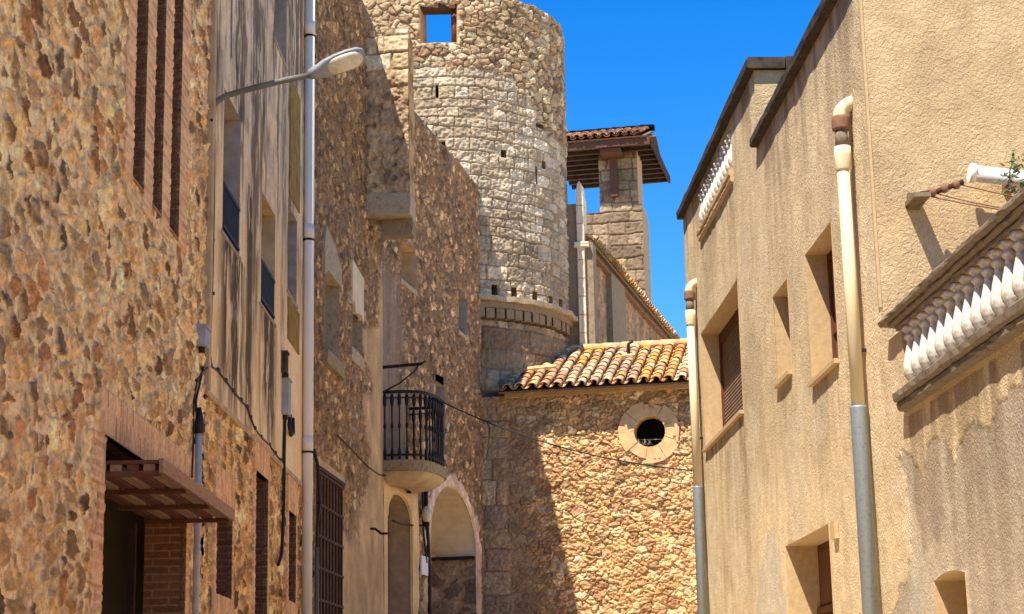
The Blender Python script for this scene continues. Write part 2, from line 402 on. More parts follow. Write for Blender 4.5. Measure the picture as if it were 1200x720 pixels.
M['masonry'] = mat_vcol('rubble_masonry', 45, .3, .55, .008, blot=1.3)
M['pale_masonry'] = mat_vcol('pale_masonry', 40, .22, .5, .008, blot=1.1)
M['stucco'] = stucco('ochre_stucco')
M['stucco_plain'] = mat_noise('stucco_plain', lin(176, 148, 108), lin(196, 168, 124), 18, .95, .5, .008, spec=.1)
M['plaster'] = mat_vcol('old_plaster', 30, .14, .35, .004)
M['plaster_plain'] = mat_noise('beige_plaster', lin(168, 138, 100), lin(202, 172, 130), 5, .95, .25, .006, spec=.1)
M['plaster_algae'] = mat_noise('stained_plaster', lin(120, 92, 40), lin(168, 136, 74), 6, .95, .3, .006, spec=.1)
M['plaster_grey'] = mat_noise('grey_plaster', lin(140, 128, 118), lin(176, 160, 146), 6, .95, .3, .006, spec=.1)
M['cream'] = mat_noise('cream_plaster', lin(206, 180, 140), lin(228, 206, 168), 4, .95, .2, .006, spec=.1)
M['brick'] = mat_vcol('brick_face', 60, .2, .4, .004)
M['brick_dark'] = mat_brick('brick_reveal', lin(122, 78, 58), lin(100, 64, 48), lin(128, 98, 76))
M['brick_warm'] = mat_brick('brick_pier', lin(150, 98, 62), lin(128, 82, 52), lin(160, 124, 88))
M['wood'] = mat_noise('brown_wood', lin(76, 42, 26), lin(112, 66, 42), 6, .7, .3, .004, stretch=(8, 8, 1), spec=.25)
M['wood_red'] = mat_noise('red_brown_wood', lin(74, 50, 38), lin(104, 74, 56), 6, .75, .3, .004, stretch=(6, 1, 6), spec=.2)
M['canopy_wood'] = mat_noise('canopy_wood', lin(92, 54, 40), lin(122, 76, 54), 8, .8, .4, .004, spec=.15)
M['wood_pale'] = mat_noise('weathered_wood', lin(140, 104, 76), lin(168, 130, 98), 6, .85, .3, .004, stretch=(6, 1, 6), spec=.2)
M['wood_dark'] = mat_noise('dark_wood', lin(46, 32, 24), lin(74, 52, 38), 6, .8, .3, .004, spec=.2)
M['shutter'] = mat_noise('shutter_slats', lin(108, 84, 66), lin(128, 102, 82), 4, .6, 0, .004, spec=.3)
M['iron'] = mat_noise('black_iron', lin(28, 24, 22), lin(52, 44, 38), 12, .6, .2, .002, metal=.3)
M['rust'] = mat_noise('rusty_iron', lin(58, 34, 24), lin(92, 54, 36), 14, .8, .3, .002, metal=.2)
M['black'] = mat_noise('black_rubber', lin(24, 22, 22), lin(40, 38, 38), 10, .6, 0, .001)
M['white_pvc'] = mat_noise('white_pipe', lin(214, 204, 186), lin(232, 224, 208), 3, .75, 0, .001, stretch=(1, 1, .3), spec=.12)
M['cream_pvc'] = mat_noise('cream_pipe', lin(188, 170, 130), lin(228, 212, 174), 9, .7, .1, .002, stretch=(1, 1, .12), spec=.15)
M['clay'] = mat_noise('clay_collar', lin(104, 72, 52), lin(146, 108, 80), 9, .9, .3, .004)
M['zinc'] = mat_noise('zinc_sleeve', lin(112, 122, 126), lin(146, 154, 156), 30, .5, .1, .002, metal=.35, c2=lin(128, 134, 134))
M['grey_metal'] = mat_noise('grey_painted_metal', lin(92, 92, 82), lin(112, 112, 102), 6, .7, 0, .001, spec=.2)
M['lamp_body'] = mat_noise('lamp_housing', lin(118, 122, 124), lin(136, 140, 142), 6, .5, 0, .001, spec=.4)
M['lamp_glass'] = mat_noise('lamp_glass', lin(186, 172, 140), lin(214, 202, 172), 20, .25, .1, .002, spec=.6)
M['box_grey'] = mat_noise('grey_box', lin(138, 138, 136), lin(158, 158, 156), 6, .6, 0, .001)
M['white'] = mat_noise('white_paint', lin(212, 208, 198), lin(232, 229, 221), 6, .6, .1, .002)
M['baluster'] = mat_noise('white_cast_stone', lin(176, 164, 142), lin(236, 230, 216), 34, .9, .25, .004, spec=.15)
M['stone_grey'] = mat_noise('grey_stone', lin(126, 106, 80), lin(182, 160, 126), 11, .95, 1., .02, spec=.1, c2=lin(150, 130, 100), detail=8)
M['stone_dark_and_shade'] = mat_noise('dark_grey_and_shade_stone', lin(104, 90, 70), lin(148, 128, 102), 9, .95, 1., .015, spec=.1, c2=lin(126, 110, 86), detail=8)  # dark stone; on the tower corbels it stands in for shade
M['stone_white'] = mat_noise('pale_stone', lin(206, 186, 152), lin(232, 216, 186), 7, .95, .6, .008, spec=.1)
M['conduit'] = mat_noise('galvanised_conduit', lin(172, 166, 152), lin(196, 190, 176), 20, .6, .05, .001, spec=.2)
M['stone_cream'] = mat_noise('cream_stone', lin(190, 150, 104), lin(218, 184, 134), 6, .95, .7, .01, spec=.1)
M['stone_mossy'] = mat_noise('mossy_stone', lin(98, 84, 58), lin(160, 138, 102), 11, .95, 1., .02, spec=.1, c2=lin(122, 106, 74), detail=8)
M['coping'] = mat_noise('weathered_coping', lin(84, 74, 62), lin(132, 116, 96), 12, .95, .6, .01, spec=.1, c2=lin(104, 92, 76))
M['coping_dark'] = mat_noise('dark_coping', lin(52, 44, 38), lin(84, 72, 60), 9, .95, .4, .008, spec=.1)
M['dark'] = mat_noise('painted_interior_shade', lin(30, 24, 20), lin(44, 36, 30), 4, .95, 0, .01, spec=.05)  # near-black colour stands in for the shade inside rooms and holes
M['asphalt'] = mat_noise('street_paving', lin(198, 180, 152), lin(214, 196, 168), 5, .95, .3, .01, spec=.1)
M['body'] = mat_noise('plain_render', lin(150, 122, 88), lin(176, 146, 108), 3, .95, .2, .01, spec=.1)
M['leaf'] = mat_noise('green_leaf', lin(52, 70, 28), lin(86, 104, 44), 30, .6, 0, .001)
M['stem'] = mat_noise('twig', lin(86, 70, 48), lin(116, 98, 70), 20, .8, 0, .001)
def tile_mat(name):
    m, t, b = newmat(name); a = t.nodes.new('ShaderNodeAttribute'); a.attribute_name = 'Col'
    n = noise(t, 16, 5); n2 = noise(t, 60, 3)
    c = mul(t, a.outputs['Color'], ramp(t, n.outputs[0], [(.3, (.82, .8, .76)), (.7, (1.14, 1.12, 1.1))]))
    c = mul(t, c, ramp(t, n2.outputs[0], [(.35, (.85,) * 3), (.65, (1.1,) * 3)]))
    t.links.new(c, b.inputs['Base Color']); b.inputs['Roughness'].default_value = .9; b.inputs['Specular IOR Level'].default_value = .15
    bump(t, b, n2.outputs[0], .4, .004); return m
M['tile'] = tile_mat('clay_tiles')
TILE_COLS = [lin(*c) for c in ((204, 156, 92), (196, 140, 82), (208, 168, 112), (196, 158, 116), (184, 140, 102), (214, 188, 144), (202, 152, 80), (182, 150, 116), (208, 178, 138), (188, 168, 124))]
def tile_roof(name, o, e, u, ncol, nrow, mat, parent, pitch=.225, step=.33, L=.42, seed=1, cols=TILE_COLS, jitter=1., base=True):
    """barrel tiles as one mesh: o = eave corner, e = along the eave, u = up the slope"""
    rnd = random.Random(seed); o = Vector(o); e = Vector(e).normalized(); u = Vector(u).normalized(); nn = e.cross(u)
    if nn.z < 0: nn = -nn
    V = []; Fc = []; Cc = []
    K = 7
    def tile(c0, r0, r1, flip, color, lift, tw):
        i0 = len(V)
        for (q, rr, lf) in ((0, r0, lift + .018), (L, r1, lift)):
            for inner in (0, 1):
                r_ = rr - .014 * inner
                for k in range(K + 1):
                    a = math.pi * k / K; y = math.sin(a) * r_ * .8
                    V.append(c0 + u * q + e * (math.cos(a) * r_ + tw * q) + nn * ((y if not flip else .075 - y) + lf)); Cc.append(color)
        W = K + 1
        A, A2, B, B2 = i0, i0 + W, i0 + 2 * W, i0 + 3 * W
        for k in range(K):
            Fc.append((A + k, A + k + 1, B + k + 1, B + k)); Fc.append((A2 + k, B2 + k, B2 + k + 1, A2 + k + 1)); Fc.append((A + k, A2 + k, A2 + k + 1, A + k + 1))
        Fc.append((A, B, B2, A2)); Fc.append((A + K, A2 + K, B2 + K, B + K))
    for c in range(ncol):
        for r in range(nrow):
            for flip in (True, False):
                j = rnd.uniform(-.012, .012) * jitter
                kq = int(float(vn(np.array(c * .55 + 3.), np.array(r * .05), seed)) * len(cols)); kq = max(0, min(len(cols) - 1, kq + rnd.choice((0, 0, 0, 0, 0, 1, -1))))
                cc = np.array(cols[kq]) * rnd.uniform(.85, 1.1)
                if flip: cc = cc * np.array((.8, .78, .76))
                c0 = o + e * (pitch * (c + (.5 if not flip else 0) + .25) + j) + u * (r * step + rnd.uniform(-.02, .02) * jitter - (.03 if not flip else 0))
                tile(c0, .1 if not flip else .085, .082 if not flip else .1, flip, tuple(cc), (.045 if not flip else -.02) + rnd.uniform(-.006, .006), rnd.uniform(-.02, .02) * jitter)
    if base:
        i0 = len(V)
        for q in ((0, .02), (ncol * pitch + .15, .02), (ncol * pitch + .15, nrow * step), (0, nrow * step)):
            V.append(o + e * q[0] + u * q[1] - nn * .03); Cc.append(lin(120, 96, 72))
        for q in range(4): V.append(V[i0 + q] - nn * .04); Cc.append(lin(120, 96, 72))
        for q in ((0, 1, 2, 3), (7, 6, 5, 4), (0, 4, 5, 1), (1, 5, 6, 2), (2, 6, 7, 3), (3, 7, 4, 0)): Fc.append(tuple(i0 + k for k in q))
    me = bpy.data.meshes.new(name); me.from_pydata([tuple(v) for v in V], [], Fc); me.update()
    ca = me.color_attributes.new('Col', 'FLOAT_COLOR', 'POINT')
    ca.data.foreach_set('color', np.concatenate([np.array(Cc), np.ones((len(Cc), 1))], 1).astype(np.float32).ravel())
    return link(name, me, mat, parent)
def bez(a, b, sag, n=16):
    a = Vector(a); b = Vector(b)
    return [a.lerp(b, k / n) - Vector((0, 0, 4 * sag * (k / n) * (1 - k / n))) for k in range(n + 1)]

# ------------------------------------------------------------------ plan of the place
HZ = 849
def corner(px, py, y):
    d = ray(px, py); return (d.x / d.y * y, y)
pAB = corner(241, 300, 16.3)
PA = Plane(pAB, az(623, HZ), 1)                      # left, nearest: rubble house (s < 0)
PB = Plane(pAB, az(640, HZ), 1)                      # plastered house
sB1 = PB.s(366, 400); q = PB.pt(sB1, 0)
PC = Plane((q.x, q.y), az(805, 846), 1)              # tall stone house with the turret
sC1 = PC.s(447, 450); q = PC.pt(sC1, 0)
PD = Plane((q.x, q.y), az(1085, 841), 1)             # wall with balcony and archway
sD1 = PD.s(564, 450); q = PD.pt(sD1, 0)
PH = Plane((q.x, q.y), R(90 + 11), 1)                # chapel front, facing the camera
PR = Plane((3.62, 0), az(519, HZ + 3), -1)           # right: ochre house
TWC = corner(521, 300, 39.6); TWR = 148 / FPX * 39.6
TW = Cyl(TWC, TWR)
def street(y): return .08 * max(0, min(y, 46) - 3)

# ground
m = MB(); rows = [(-300, 0), (3, 0), (46, street(46)), (400, 4.0), (4000, 4.0)]
for (ya, za), (yb, zb) in zip(rows, rows[1:]):
    m.face([(-2500, ya, za), (2500, ya, za), (2500, yb, zb), (-2500, yb, zb)])
g = m.build('ground', M['asphalt'], loc=(0, 0, 0)); g['kind'] = 'structure'

STA = [lin(*c) for c in ((220, 170, 106), (212, 158, 94), (222, 176, 116), (204, 154, 96), (216, 168, 108), (226, 184, 128), (208, 158, 100), (160, 110, 64), (214, 164, 102), (160, 124, 84), (188, 128, 74), (222, 176, 116), (146, 100, 62), (228, 190, 136), (218, 170, 106), (148, 120, 90), (206, 154, 98), (212, 166, 110))]
STA = [tuple(v * .95 + .05 * m_ for v, m_ in zip(c_, [sum(c_) / 3 * k for k in (1., .98, .8)])) for c_ in STA]
MOA = lin(228, 190, 136)
BRK = [lin(*c) for c in ((222, 168, 116), (212, 154, 106), (228, 178, 126), (202, 146, 104), (220, 168, 122))]
BMO = lin(224, 184, 132)

# ================================================================= house A (rubble, canopy door)
tA = thing('stone_house', 'rough rubble stone house with three brick slits and a canopied doorway, at the left edge', 'house', (PA.pt(-3.5, 0).x, PA.pt(-3.5, 0).y, street(13)))
dA = dict(s0=PA.s(121, 560), s1=PA.s(216.5, 640), z1=(PA.z(122, 510) + PA.z(165, 538)) / 2)
zsl = (PA.z(163, 219) + PA.z(186, 251) + PA.z(206, 278)) / 3
slits = [(PA.s(157, 100), PA.s(170, 100)), (PA.s(180.7, 100), PA.s(191.3, 100)), (PA.s(201, 100), PA.s(211.5, 100))]
holesA = [(dA['s0'], dA['s1'], 0, dA['z1'])] + [(a, b, zsl, 9.2) for a, b in slits]
flatA = [(dA['s0'] - .3, dA['s0'], 1, dA['z1']), (dA['s1'], dA['s1'] + .2, 1, dA['z1']), (PA.s(148, 100), PA.s(221, 100), zsl - .12, 9.3), (PA.s(117, 480), PA.s(225.5, 545), dA['z1'], (PA.z(117, 455) + PA.z(225, 534)) / 2)]
def fnA(S, Z):
    h, C, t = rubble(S, Z, .235, .13, 11, mort=.010, bev=.018, relief=.016, warp=.34, warp2=.16, stones=STA, mortar=MOA, flush=.055, rough=.011, cvar=.5, jit=1., wt=.9, fine=30, grain=1.25)
    fl = np.zeros_like(S)
    for (x0, x1, y0, y1) in flatA: fl = np.maximum(fl, 1 - ss(0, .09, np.hypot(np.maximum(np.maximum(x0 - S, S - x1), 0), np.maximum(np.maximum(y0 - Z, Z - y1), 0))))
    return h * (1 - fl) - fl * .002, C
grid_wall('wall', PA, -7.9, -.02, 1.0, 9.2, .013, .0095, fnA, M['masonry'], tA, holesA)
def bfn(seed, soldier=False, bh=.068):
    def f(S, Z): return bricks(S, Z, .27, bh, seed, .006, BRK, BMO, .006, soldier)
    return f
for k, (a, b) in enumerate(slits):
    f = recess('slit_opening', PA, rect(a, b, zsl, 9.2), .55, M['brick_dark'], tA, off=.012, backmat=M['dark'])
    sl = MB(); sl.hexa([PA.pt(a, zsl - .02, .016), PA.pt(b, zsl - .02, .016), PA.pt(b, zsl + .14, -.3), PA.pt(a, zsl + .14, -.3),
                        PA.pt(a, zsl, .016), PA.pt(b, zsl, .016), PA.pt(b, zsl + .16, -.3), PA.pt(a, zsl + .16, -.3)]); sl.build('sill', M['brick_warm'], f)
edges = [PA.s(148, 100)] + [v for ab in slits for v in ab] + [PA.s(221, 100)]
for k in range(0, 8, 2):
    grid_wall('brick_pier', PA, edges[k], edges[k + 1], zsl - .04 - .1 * (k in (2, 4)), 9.2, .012, .011, bfn(20 + k), M['brick'], tA, off=.008, skirt=True)
sM = PA.s(223, 560)
zt = (PA.z(117, 455) + PA.z(225, 534)) / 2
grid_wall('brick_lintel', PA, PA.s(117, 480), PA.s(225.5, 545), dA['z1'], zt, .01, .012, bfn(31, True), M['brick'], tA, off=.012, skirt=True)
rnd = random.Random(3)
z = 1.2; k = 0
while z < dA['z1'] - .02:                               # toothed brick jambs
    zz = min(z + .34, dA['z1'] - .002); wl = .16 if k % 2 else .40
    grid_wall('brick_jamb', PA, dA['s0'] - wl, dA['s0'], z, zz - .004, .02, .011, bfn(40 + k), M['brick'], tA, off=.012, skirt=True)
    grid_wall('brick_jamb', PA, dA['s1'], dA['s1'] + (.14 if k % 2 else .24), z, zz - .004, .02, .011, bfn(60 + k), M['brick'], tA, off=.012, skirt=True)
    z = zz; k += 1
dr = recess('doorway', PA, rect(dA['s0'], dA['s1'], 1.0, dA['z1']), .34, M['brick_warm'], tA, off=.012, back=False)
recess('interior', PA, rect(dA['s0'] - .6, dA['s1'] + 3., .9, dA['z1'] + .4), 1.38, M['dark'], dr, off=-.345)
m = MB(); m.box(PA, dA['s1'] - .3, dA['s1'] + .9, .95, dA['z1'] - .3, -.95, -.9); m.build('door', M['wood_dark'], dr)
# canopy: beams square to the wall under boards, held by a board at the front
co = .38; zc = PA.z(184, 541, co)
zc = (zc + PA.z(265, 603, co)) / 2
c0, c1 = dA['s0'] + .03, dA['s1'] + .02
cn = MB()
cn.box(PA, c0, c1, zc + .02, zc + .045, -.33, co)
can = cn.build('canopy', M['canopy_wood'], tA)
m = MB(); m.box(PA, c0 - .04, c1 + .03, zc - .045, zc + .05, co + .002, co + .03); m.build('front_board', M['wood_pale'], can)
for k in range(4):
    s = c0 + .04 + k * (c1 - c0 - .08) / 3
    m = MB(); m.box(PA, s - .035, s + .035, zc - .06, zc - .03, -.34, co - .002); m.build('beam', M['canopy_wood'], can)
for k in range(6):
    o_ = -.27 + k * .115
    m = MB(); m.box(PA, c0 + .01, c1 - .01, zc - .028, zc + .018, o_ - .04, o_ + .04); m.build('batten', M['wood_pale' if k % 2 else 'canopy_wood'], can)
m = MB(); sp = dA['s0'] + (dA['s1'] - dA['s0']) * .92; m.box(PA, sp - .03, sp + .03, 1.0, zc - .08, -.42, -.36); m.build('post', M['wood_dark'], can)
def body(parent, pl, s0, s1, z1, o0=-1.42, o1=-7.5, mat='body'):
    """the rest of a house behind its street wall: rear block, end walls and a tiled roof slab"""
    m = MB(); m.box(pl, s0, s1, -.2, z1 - .02, o0, o1); m.build('rear_block', M[mat], parent)
    for a, b in ((s0, s0 + .03), (s1 - .03, s1)):
        m = MB(); m.box(pl, a, b, -.2, z1 - .02, -.03, o0 + .002); m.build('end_wall', M[mat], parent)
    m = MB(); m.box(pl, s0, s1, z1 - .018, z1 + .12, -.0, o1 - .2); m.build('roof', M['coping'], parent)
body(tA, PA, -7.9, -.02, 9.3)
m = MB(); m.box(PA, -44, -7.91, -.4, 9.2, -7, -.0); m.build('side_wall_and_light_block', M['body'], tA)  # unseen length behind the camera, added to block light from the window jambs

# ================================================================= house B (plaster above stone)
tB = thing('plastered_house', 'streaked grey beige plastered house over a rubble ground floor, between two stone houses', 'house', (PB.pt(3.5, 0).x, PB.pt(3.5, 0).y, street(20)))
def hb(px0, px1, pts): # hole from pixels: near edge, far edge, several points at the height wanted
    return PB.s(*px0), PB.s(*px1), sum(PB.z(*p) for p in pts) / len(pts)
zJ = (PB.z(238, 439) + PB.z(283, 497) + PB.z(329, 553)) / 3 - .02
W = []                                                # plaster windows: s0, s1, z0, z1
for (a, b, top, bot) in ((259, 279, (269, 120), (272, 292)), (305, 321, (312, 238), (316, 374)), (336, 346.5, (341, 250), (342, 352)),
                         (318, 332, None, (325, 58)), (338, 345, (342, 20), None)):
    s0, s1 = PB.s(a, 200), PB.s(b, 200)
    W.append([s0, s1, PB.z(*bot) if bot else None, PB.z(*top) if top else None])
W[3][3] = W[3][2] + 1.9
W[4][2] = W[4][3]; W[4][3] = W[4][2] + 2.3; W[4][2] = W[4][2] + .1
W[4][2], W[4][3] = PB.z(342, 20) - 1.9, PB.z(342, 20)
W[4][2] = max(W[4][2], PB.z(342, 98))
def fnBp(S, Z):
    base = np.array(lin(238, 198, 142)); grey = np.array(lin(200, 174, 142)); blk = np.array(lin(44, 36, 28)); pale = np.array(lin(244, 212, 162))
    n1 = fbm(S * 2.2, Z * .45, 5, 4); n2 = fbm(S * 5.5, Z * .7, 6, 5); n3 = fbm(S * 3, Z * 2.5, 7, 5)
    n2 = np.clip((n2 - .5) * 1.5 + .5, 0, 1); n3 = np.clip((n3 - .5) * 1.4 + .5, 0, 1)
    C = mixc(base, pale, ss(.45, .7, n3))
    up = ss(zJ + 1.6, zJ + 3.6, Z + (n1 - .5) * 2.0)          # weathered grey upper wall
    C = mixc(C, grey, up * ss(.2, .55, n3 + .12) * .9)
    st = np.zeros_like(S)
    for (c, wd, za, zb, am) in ((PB.s(271, 300), .66, zJ - .1, PB.z(272, 292) - .02, 1.), (PB.s(250, 40), .22, zJ + 2.2, 12, .7), (PB.s(297, 180), .3, zJ + 1.2, 12, .75), (PB.s(312, 400), .55, zJ + .0, PB.z(316, 374) - .02, 1.), (PB.s(289, 420), .22, zJ - .4, zJ + 2.6, .9), (PB.s(330, 300), .16, zJ + 1, 12, .5)):
        e = np.exp(-((S - c) / (wd * 1.15)) ** 4) * ss(za - .5, za + .7, Z + (n2 - .5) * 1.) * (1 - ss(zb - .02, zb + .02, Z)) * am
        st = np.maximum(st, e * ss(.12, .42, n2 + .35 * (fbm(S * 20, Z * 2.5, 12, 3) - .5) + .1))
    st = np.maximum(st, ss(.48, .75, n2) * .75 * up)
    C = mixc(C, blk, np.clip(st, 0, .9))
    C = mixc(C, pale, ss(.56, .7, fbm(S * 12, Z * 2.5, 9, 4)) * .65)
    C = mixc(C, blk * 1.3, ss(.62, .72, fbm(S * 9 + 5, Z * 5, 13, 4)) * .4 * up)
    h = (fbm(S * 3, Z * 3, 10, 3) - .5) * .014 + (fbm(S * 25, Z * 25, 11, 2) - .5) * .004
    return h, C
grid_wall('plaster_wall', PB, .02, sB1, zJ, 11.9, .022, .018, fnBp, M['plaster'], tB, [(w_[0], w_[1], w_[2], w_[3]) for w_ in W[:3]] + [(W[3][0], W[3][1], W[3][2], 11.85)], off=.02)
O = []
for (a, b, top) in ((250, 268.5, None), (296, 310.5, (303, 556)), (335.5, 344, (340, 602))):
    O.append([PB.s(a, 640), PB.s(b, 640), PB.z(*top) if top else None])
O[0][2] = PB.z(259, 603)
O[0].append(PB.z(260, 700)); O[1].append(1.0); O[2].append(PB.z(340, 706))
STB = [lin(*c) for c in ((206, 164, 106), (182, 136, 84), (150, 112, 70), (210, 174, 120), (128, 100, 72), (226, 192, 134), (172, 130, 84))]
def fnBs(S, Z):
    fl = np.zeros_like(S)
    for o_ in O: fl = np.maximum(fl, 1 - ss(0, .06, np.hypot(np.maximum(np.maximum(o_[0] - .12 - S, S - o_[1] - .12), 0), np.maximum(np.maximum(o_[3] - .3 - Z, Z - o_[2] - .42), 0))))
    h, C, t = rubble(S, Z, .25, .14, 23, mort=.010, bev=.018, relief=.018, warp=.34, warp2=.16, stones=STB, mortar=lin(228, 180, 118), flush=.045, rough=.011, cvar=.45, jit=1., wt=.9, fine=30, grain=1.25)
    return h * (1 - fl) + fl * .01, C
grid_wall('stone_wall', PB, .02, sB1, 1.2, zJ - .004, .02, .012, fnBs, M['masonry'], tB, [(o_[0], o_[1], o_[3], o_[2]) for o_ in O])
for k, (s0, s1, zt_, zb_) in enumerate(O):
    kind = 'window' if k != 1 else 'door'
    f = recess(kind, PB, rect(s0, s1, zb_, zt_), .5, M['brick_dark'], tB, off=.03, backmat=M['wood_dark'])
    lt = .42
    g0 = grid_wall('brick_lintel', PB, s0 - .12, s1 + .12, zt_, zt_ + lt, .012, .012, bfn(70 + k, True), M['brick'], tB, off=.03, skirt=True)
    for (a, b) in ((s0 - .11, s0), (s1, s1 + .11)):
        grid_wall('brick_jamb', PB, a, b, max(zb_, 1.2), zt_ - .003, .016, .012, bfn(80 + k), M['brick'], tB, off=.028, skirt=True)
    if k != 1:
        grid_wall('brick_sill', PB, s0 - .1, s1 + .1, zb_ - .3, zb_, .012, .012, bfn(90 + k, True), M['brick'], tB, off=.034, skirt=True)
for k, (s0, s1, z0, z1) in enumerate(W):
    if k == 4:
        continue
    dp = .42
    f = recess('window', PB, rect(s0, s1, z0, z1), dp, M['plaster_grey' if k in (0, 2, 3) else 'plaster_plain'], tB, off=.022)
    m = MB(); a, b = s0 + .05, s1 - .05
    m.box(PB, a, b, z0 + .03, z1 - .05, -dp + .01, -dp + .03)
    for zz_ in (z0 + .08, (z0 + z1) / 2, z1 - .1): m.box(PB, a, b, zz_ - .035, zz_ + .035, -dp + .031, -dp + .055)
    for ss_ in (a + .04, (a + b) / 2, b - .04): m.box(PB, ss_ - .035, ss_ + .035, z0 + .03, z1 - .05, -dp + .056, -dp + .07)
    m.build('window_frame', M['wood_dark'], f)
    m = MB(); m.box(PB, s0 - .08, s1 + .08, z0 - .04, z0 - .003, -.3, .035); m.build('sill', M['plaster_grey'], f)
    if k in (0, 1):
        m = MB(); zr = z0 + .48
        m.box(PB, s0 + .005, s1 - .005, zr - .02, zr + .02, -.01, .03); m.box(PB, s0 + .005, s1 - .005, z0 + .05, z0 + .08, -.01, .03)
        n_ = 16
        for i in range(n_):
            x_ = s0 + (s1 - s0) * (i + .5) / n_; m.box(PB, x_ - .014, x_ + .014, z0 + .08, zr - .02, 0, .02)
        m.build('railing', M['iron'], f)
# blind panels stained with algae above and below the far window
for (pa, pb, za, zb) in ((337, 348.5, PB.z(342, 238), PB.z(342, 100)), (336, 349, PB.z(342, 408), PB.z(342, 352) - .07)):
    m = MB(); m.box(PB, PB.s(pa, 200), PB.s(pb, 200), za, zb, .0, .036); m.rough(.002, 3); m.build('stained_panel', M['plaster_algae'], tB)
m = MB(); m.box(PB, .02, sB1, zJ - .05, zJ + .002, 0, .034); m.build('plaster_edge', M['plaster_plain'], tB)
m = MB(); m.box(PB, .0, .1, zJ, 11.9, -.02, .05); m.build('corner_strip', M['plaster_plain'], tB)
body(tB, PB, .02, sB1, 12.4)

# ================================================================= house C (tall rubble, turret, gate)
tC = thing('tall_stone_house', 'tall brown rubble house with an iron barred gate and a corbelled corner turret', 'house', (PC.pt(2.5, 0).x, PC.pt(2.5, 0).y, street(26)))
zC = PC.z(432, 26)
gate = (PC.s(368.5, 650), PC.s(399, 650), 1.6, (PC.z(371, 548) + PC.z(398, 567)) / 2)
c1 = (PC.s(379, 360), PC.s(395, 360), PC.z(386, 418), PC.z(388, 327))
c2 = (PC.s(411, 380), PC.s(422.5, 380), PC.z(417, 414), PC.z(417, 338))
STC = [lin(*c) for c in ((172, 136, 94), (150, 116, 80), (184, 146, 100), (140, 108, 74), (164, 126, 84), (188, 154, 110), (144, 118, 92), (168, 128, 86), (122, 98, 74))]
sPl = PC.s(402, 600)
def fnC(S, Z):
    h, C, t = rubble(S, Z, .20, .095, 33, mort=.012, bev=.016, relief=.02, warp=.3, warp2=.16, stones=STC, mortar=lin(146, 110, 72), flush=.03, rough=.009, grain=1.1, cvar=.5, wt=1.)
    n = fbm(S * .9, Z * .8, 35, 4)
    nz = fbm(S * .25, Z * 1.6, 36, 5)
    pl = ss(-.25, .4, (S - PC.s(434, 500)) / .8 + (PC.z(440, 360) - Z) * .12 + (nz - .5) * 4.5 + (n - .5) * 1.5)
    low = ss(.0, .5, (PC.z(420, 580) - Z) * .8 + (S - sPl) * .45 + (n - .5) * 2.0 - .4)
    pl = np.clip(np.maximum(pl * ss(-.3, .6, PC.z(438, 300) - Z), low), 0, 1) * .92
    pc = np.array(lin(198, 160, 112)) * (1 + (fbm(S * 3, Z * 2, 37, 4) - .5)[..., None] * .8)
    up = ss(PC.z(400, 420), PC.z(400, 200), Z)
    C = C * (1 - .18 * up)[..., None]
    return h * (1 - pl) + pl * (.028 + (fbm(S * 5, Z * 5, 38, 3) - .5) * .02), mixc(C, pc, pl)
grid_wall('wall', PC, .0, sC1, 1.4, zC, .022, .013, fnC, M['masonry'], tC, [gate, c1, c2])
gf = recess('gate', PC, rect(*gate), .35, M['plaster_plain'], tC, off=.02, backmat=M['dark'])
m = MB()
nb = 8
for i in range(nb + 1):
    s = gate[0] + .03 + (gate[1] - gate[0] - .06) * i / nb; m.box(PC, s - .013, s + .013, gate[2], gate[3], .01, .036)
z = gate[3] - .06
while z > gate[2]: m.box(PC, gate[0], gate[1], z - .025, z + .012, .037, .05); z -= .42
m.box(PC, gate[0] - .02, gate[1] + .02, gate[3] - .03, gate[3] + .02, .012, .06)
m.build('iron_grille', M['rust'], gf)
m = MB(); m.box(PC, gate[0] - .1, gate[1] + .15, gate[3] + .022, gate[3] + .12, 0, .035); m.rough(.004, 3); m.build('lintel', M['plaster_plain'], gf)
for k, c in enumerate((c1, c2)):
    f = recess('window', PC, rect(*c), .4, M['stone_grey'], tC, off=.03, backmat=M['wood_dark'])
    m = MB(); m.box(PC, c[0] - .12, c[1] + .12, c[2] - .2, c[2] - .003, -.2, .09 if k == 0 else .045); m.rough(.008, 3); m.build('sill', M['stone_mossy' if k == 0 else 'stone_grey'], f)
    if k == 0:
        m = MB(); sm = (c[0] + c[1]) / 2
        m.extr(PC, [(c[0] - .12, c[3] - .1), (c[0] + .1, c[3] + .003), (c[1] - .02, c[3] + .003), (c[1] + .12, c[3] - .05), (c[1] + .1, c[3] + .28), (sm + .1, c[3] + .52), (c[0] - .02, c[3] + .62), (c[0] - .14, c[3] + .4)], -.05, .05); m.build('lintel', M['stone_grey'], f)
    else:
        m = MB(); m.extr(PC, [(c[0] - .06, c[3] - .36), (c[0] + .1, c[3] - .25), (c[0] + .2, c[3] - .44), (c[1] - .1, c[3] - .36), (c[1] + .06, c[3] - .45), (c[1] + .07, c[3] + .26), (c[0] - .05, c[3] + .34)], -.035, .042); m.build('plaster_patch', M['cream'], f)
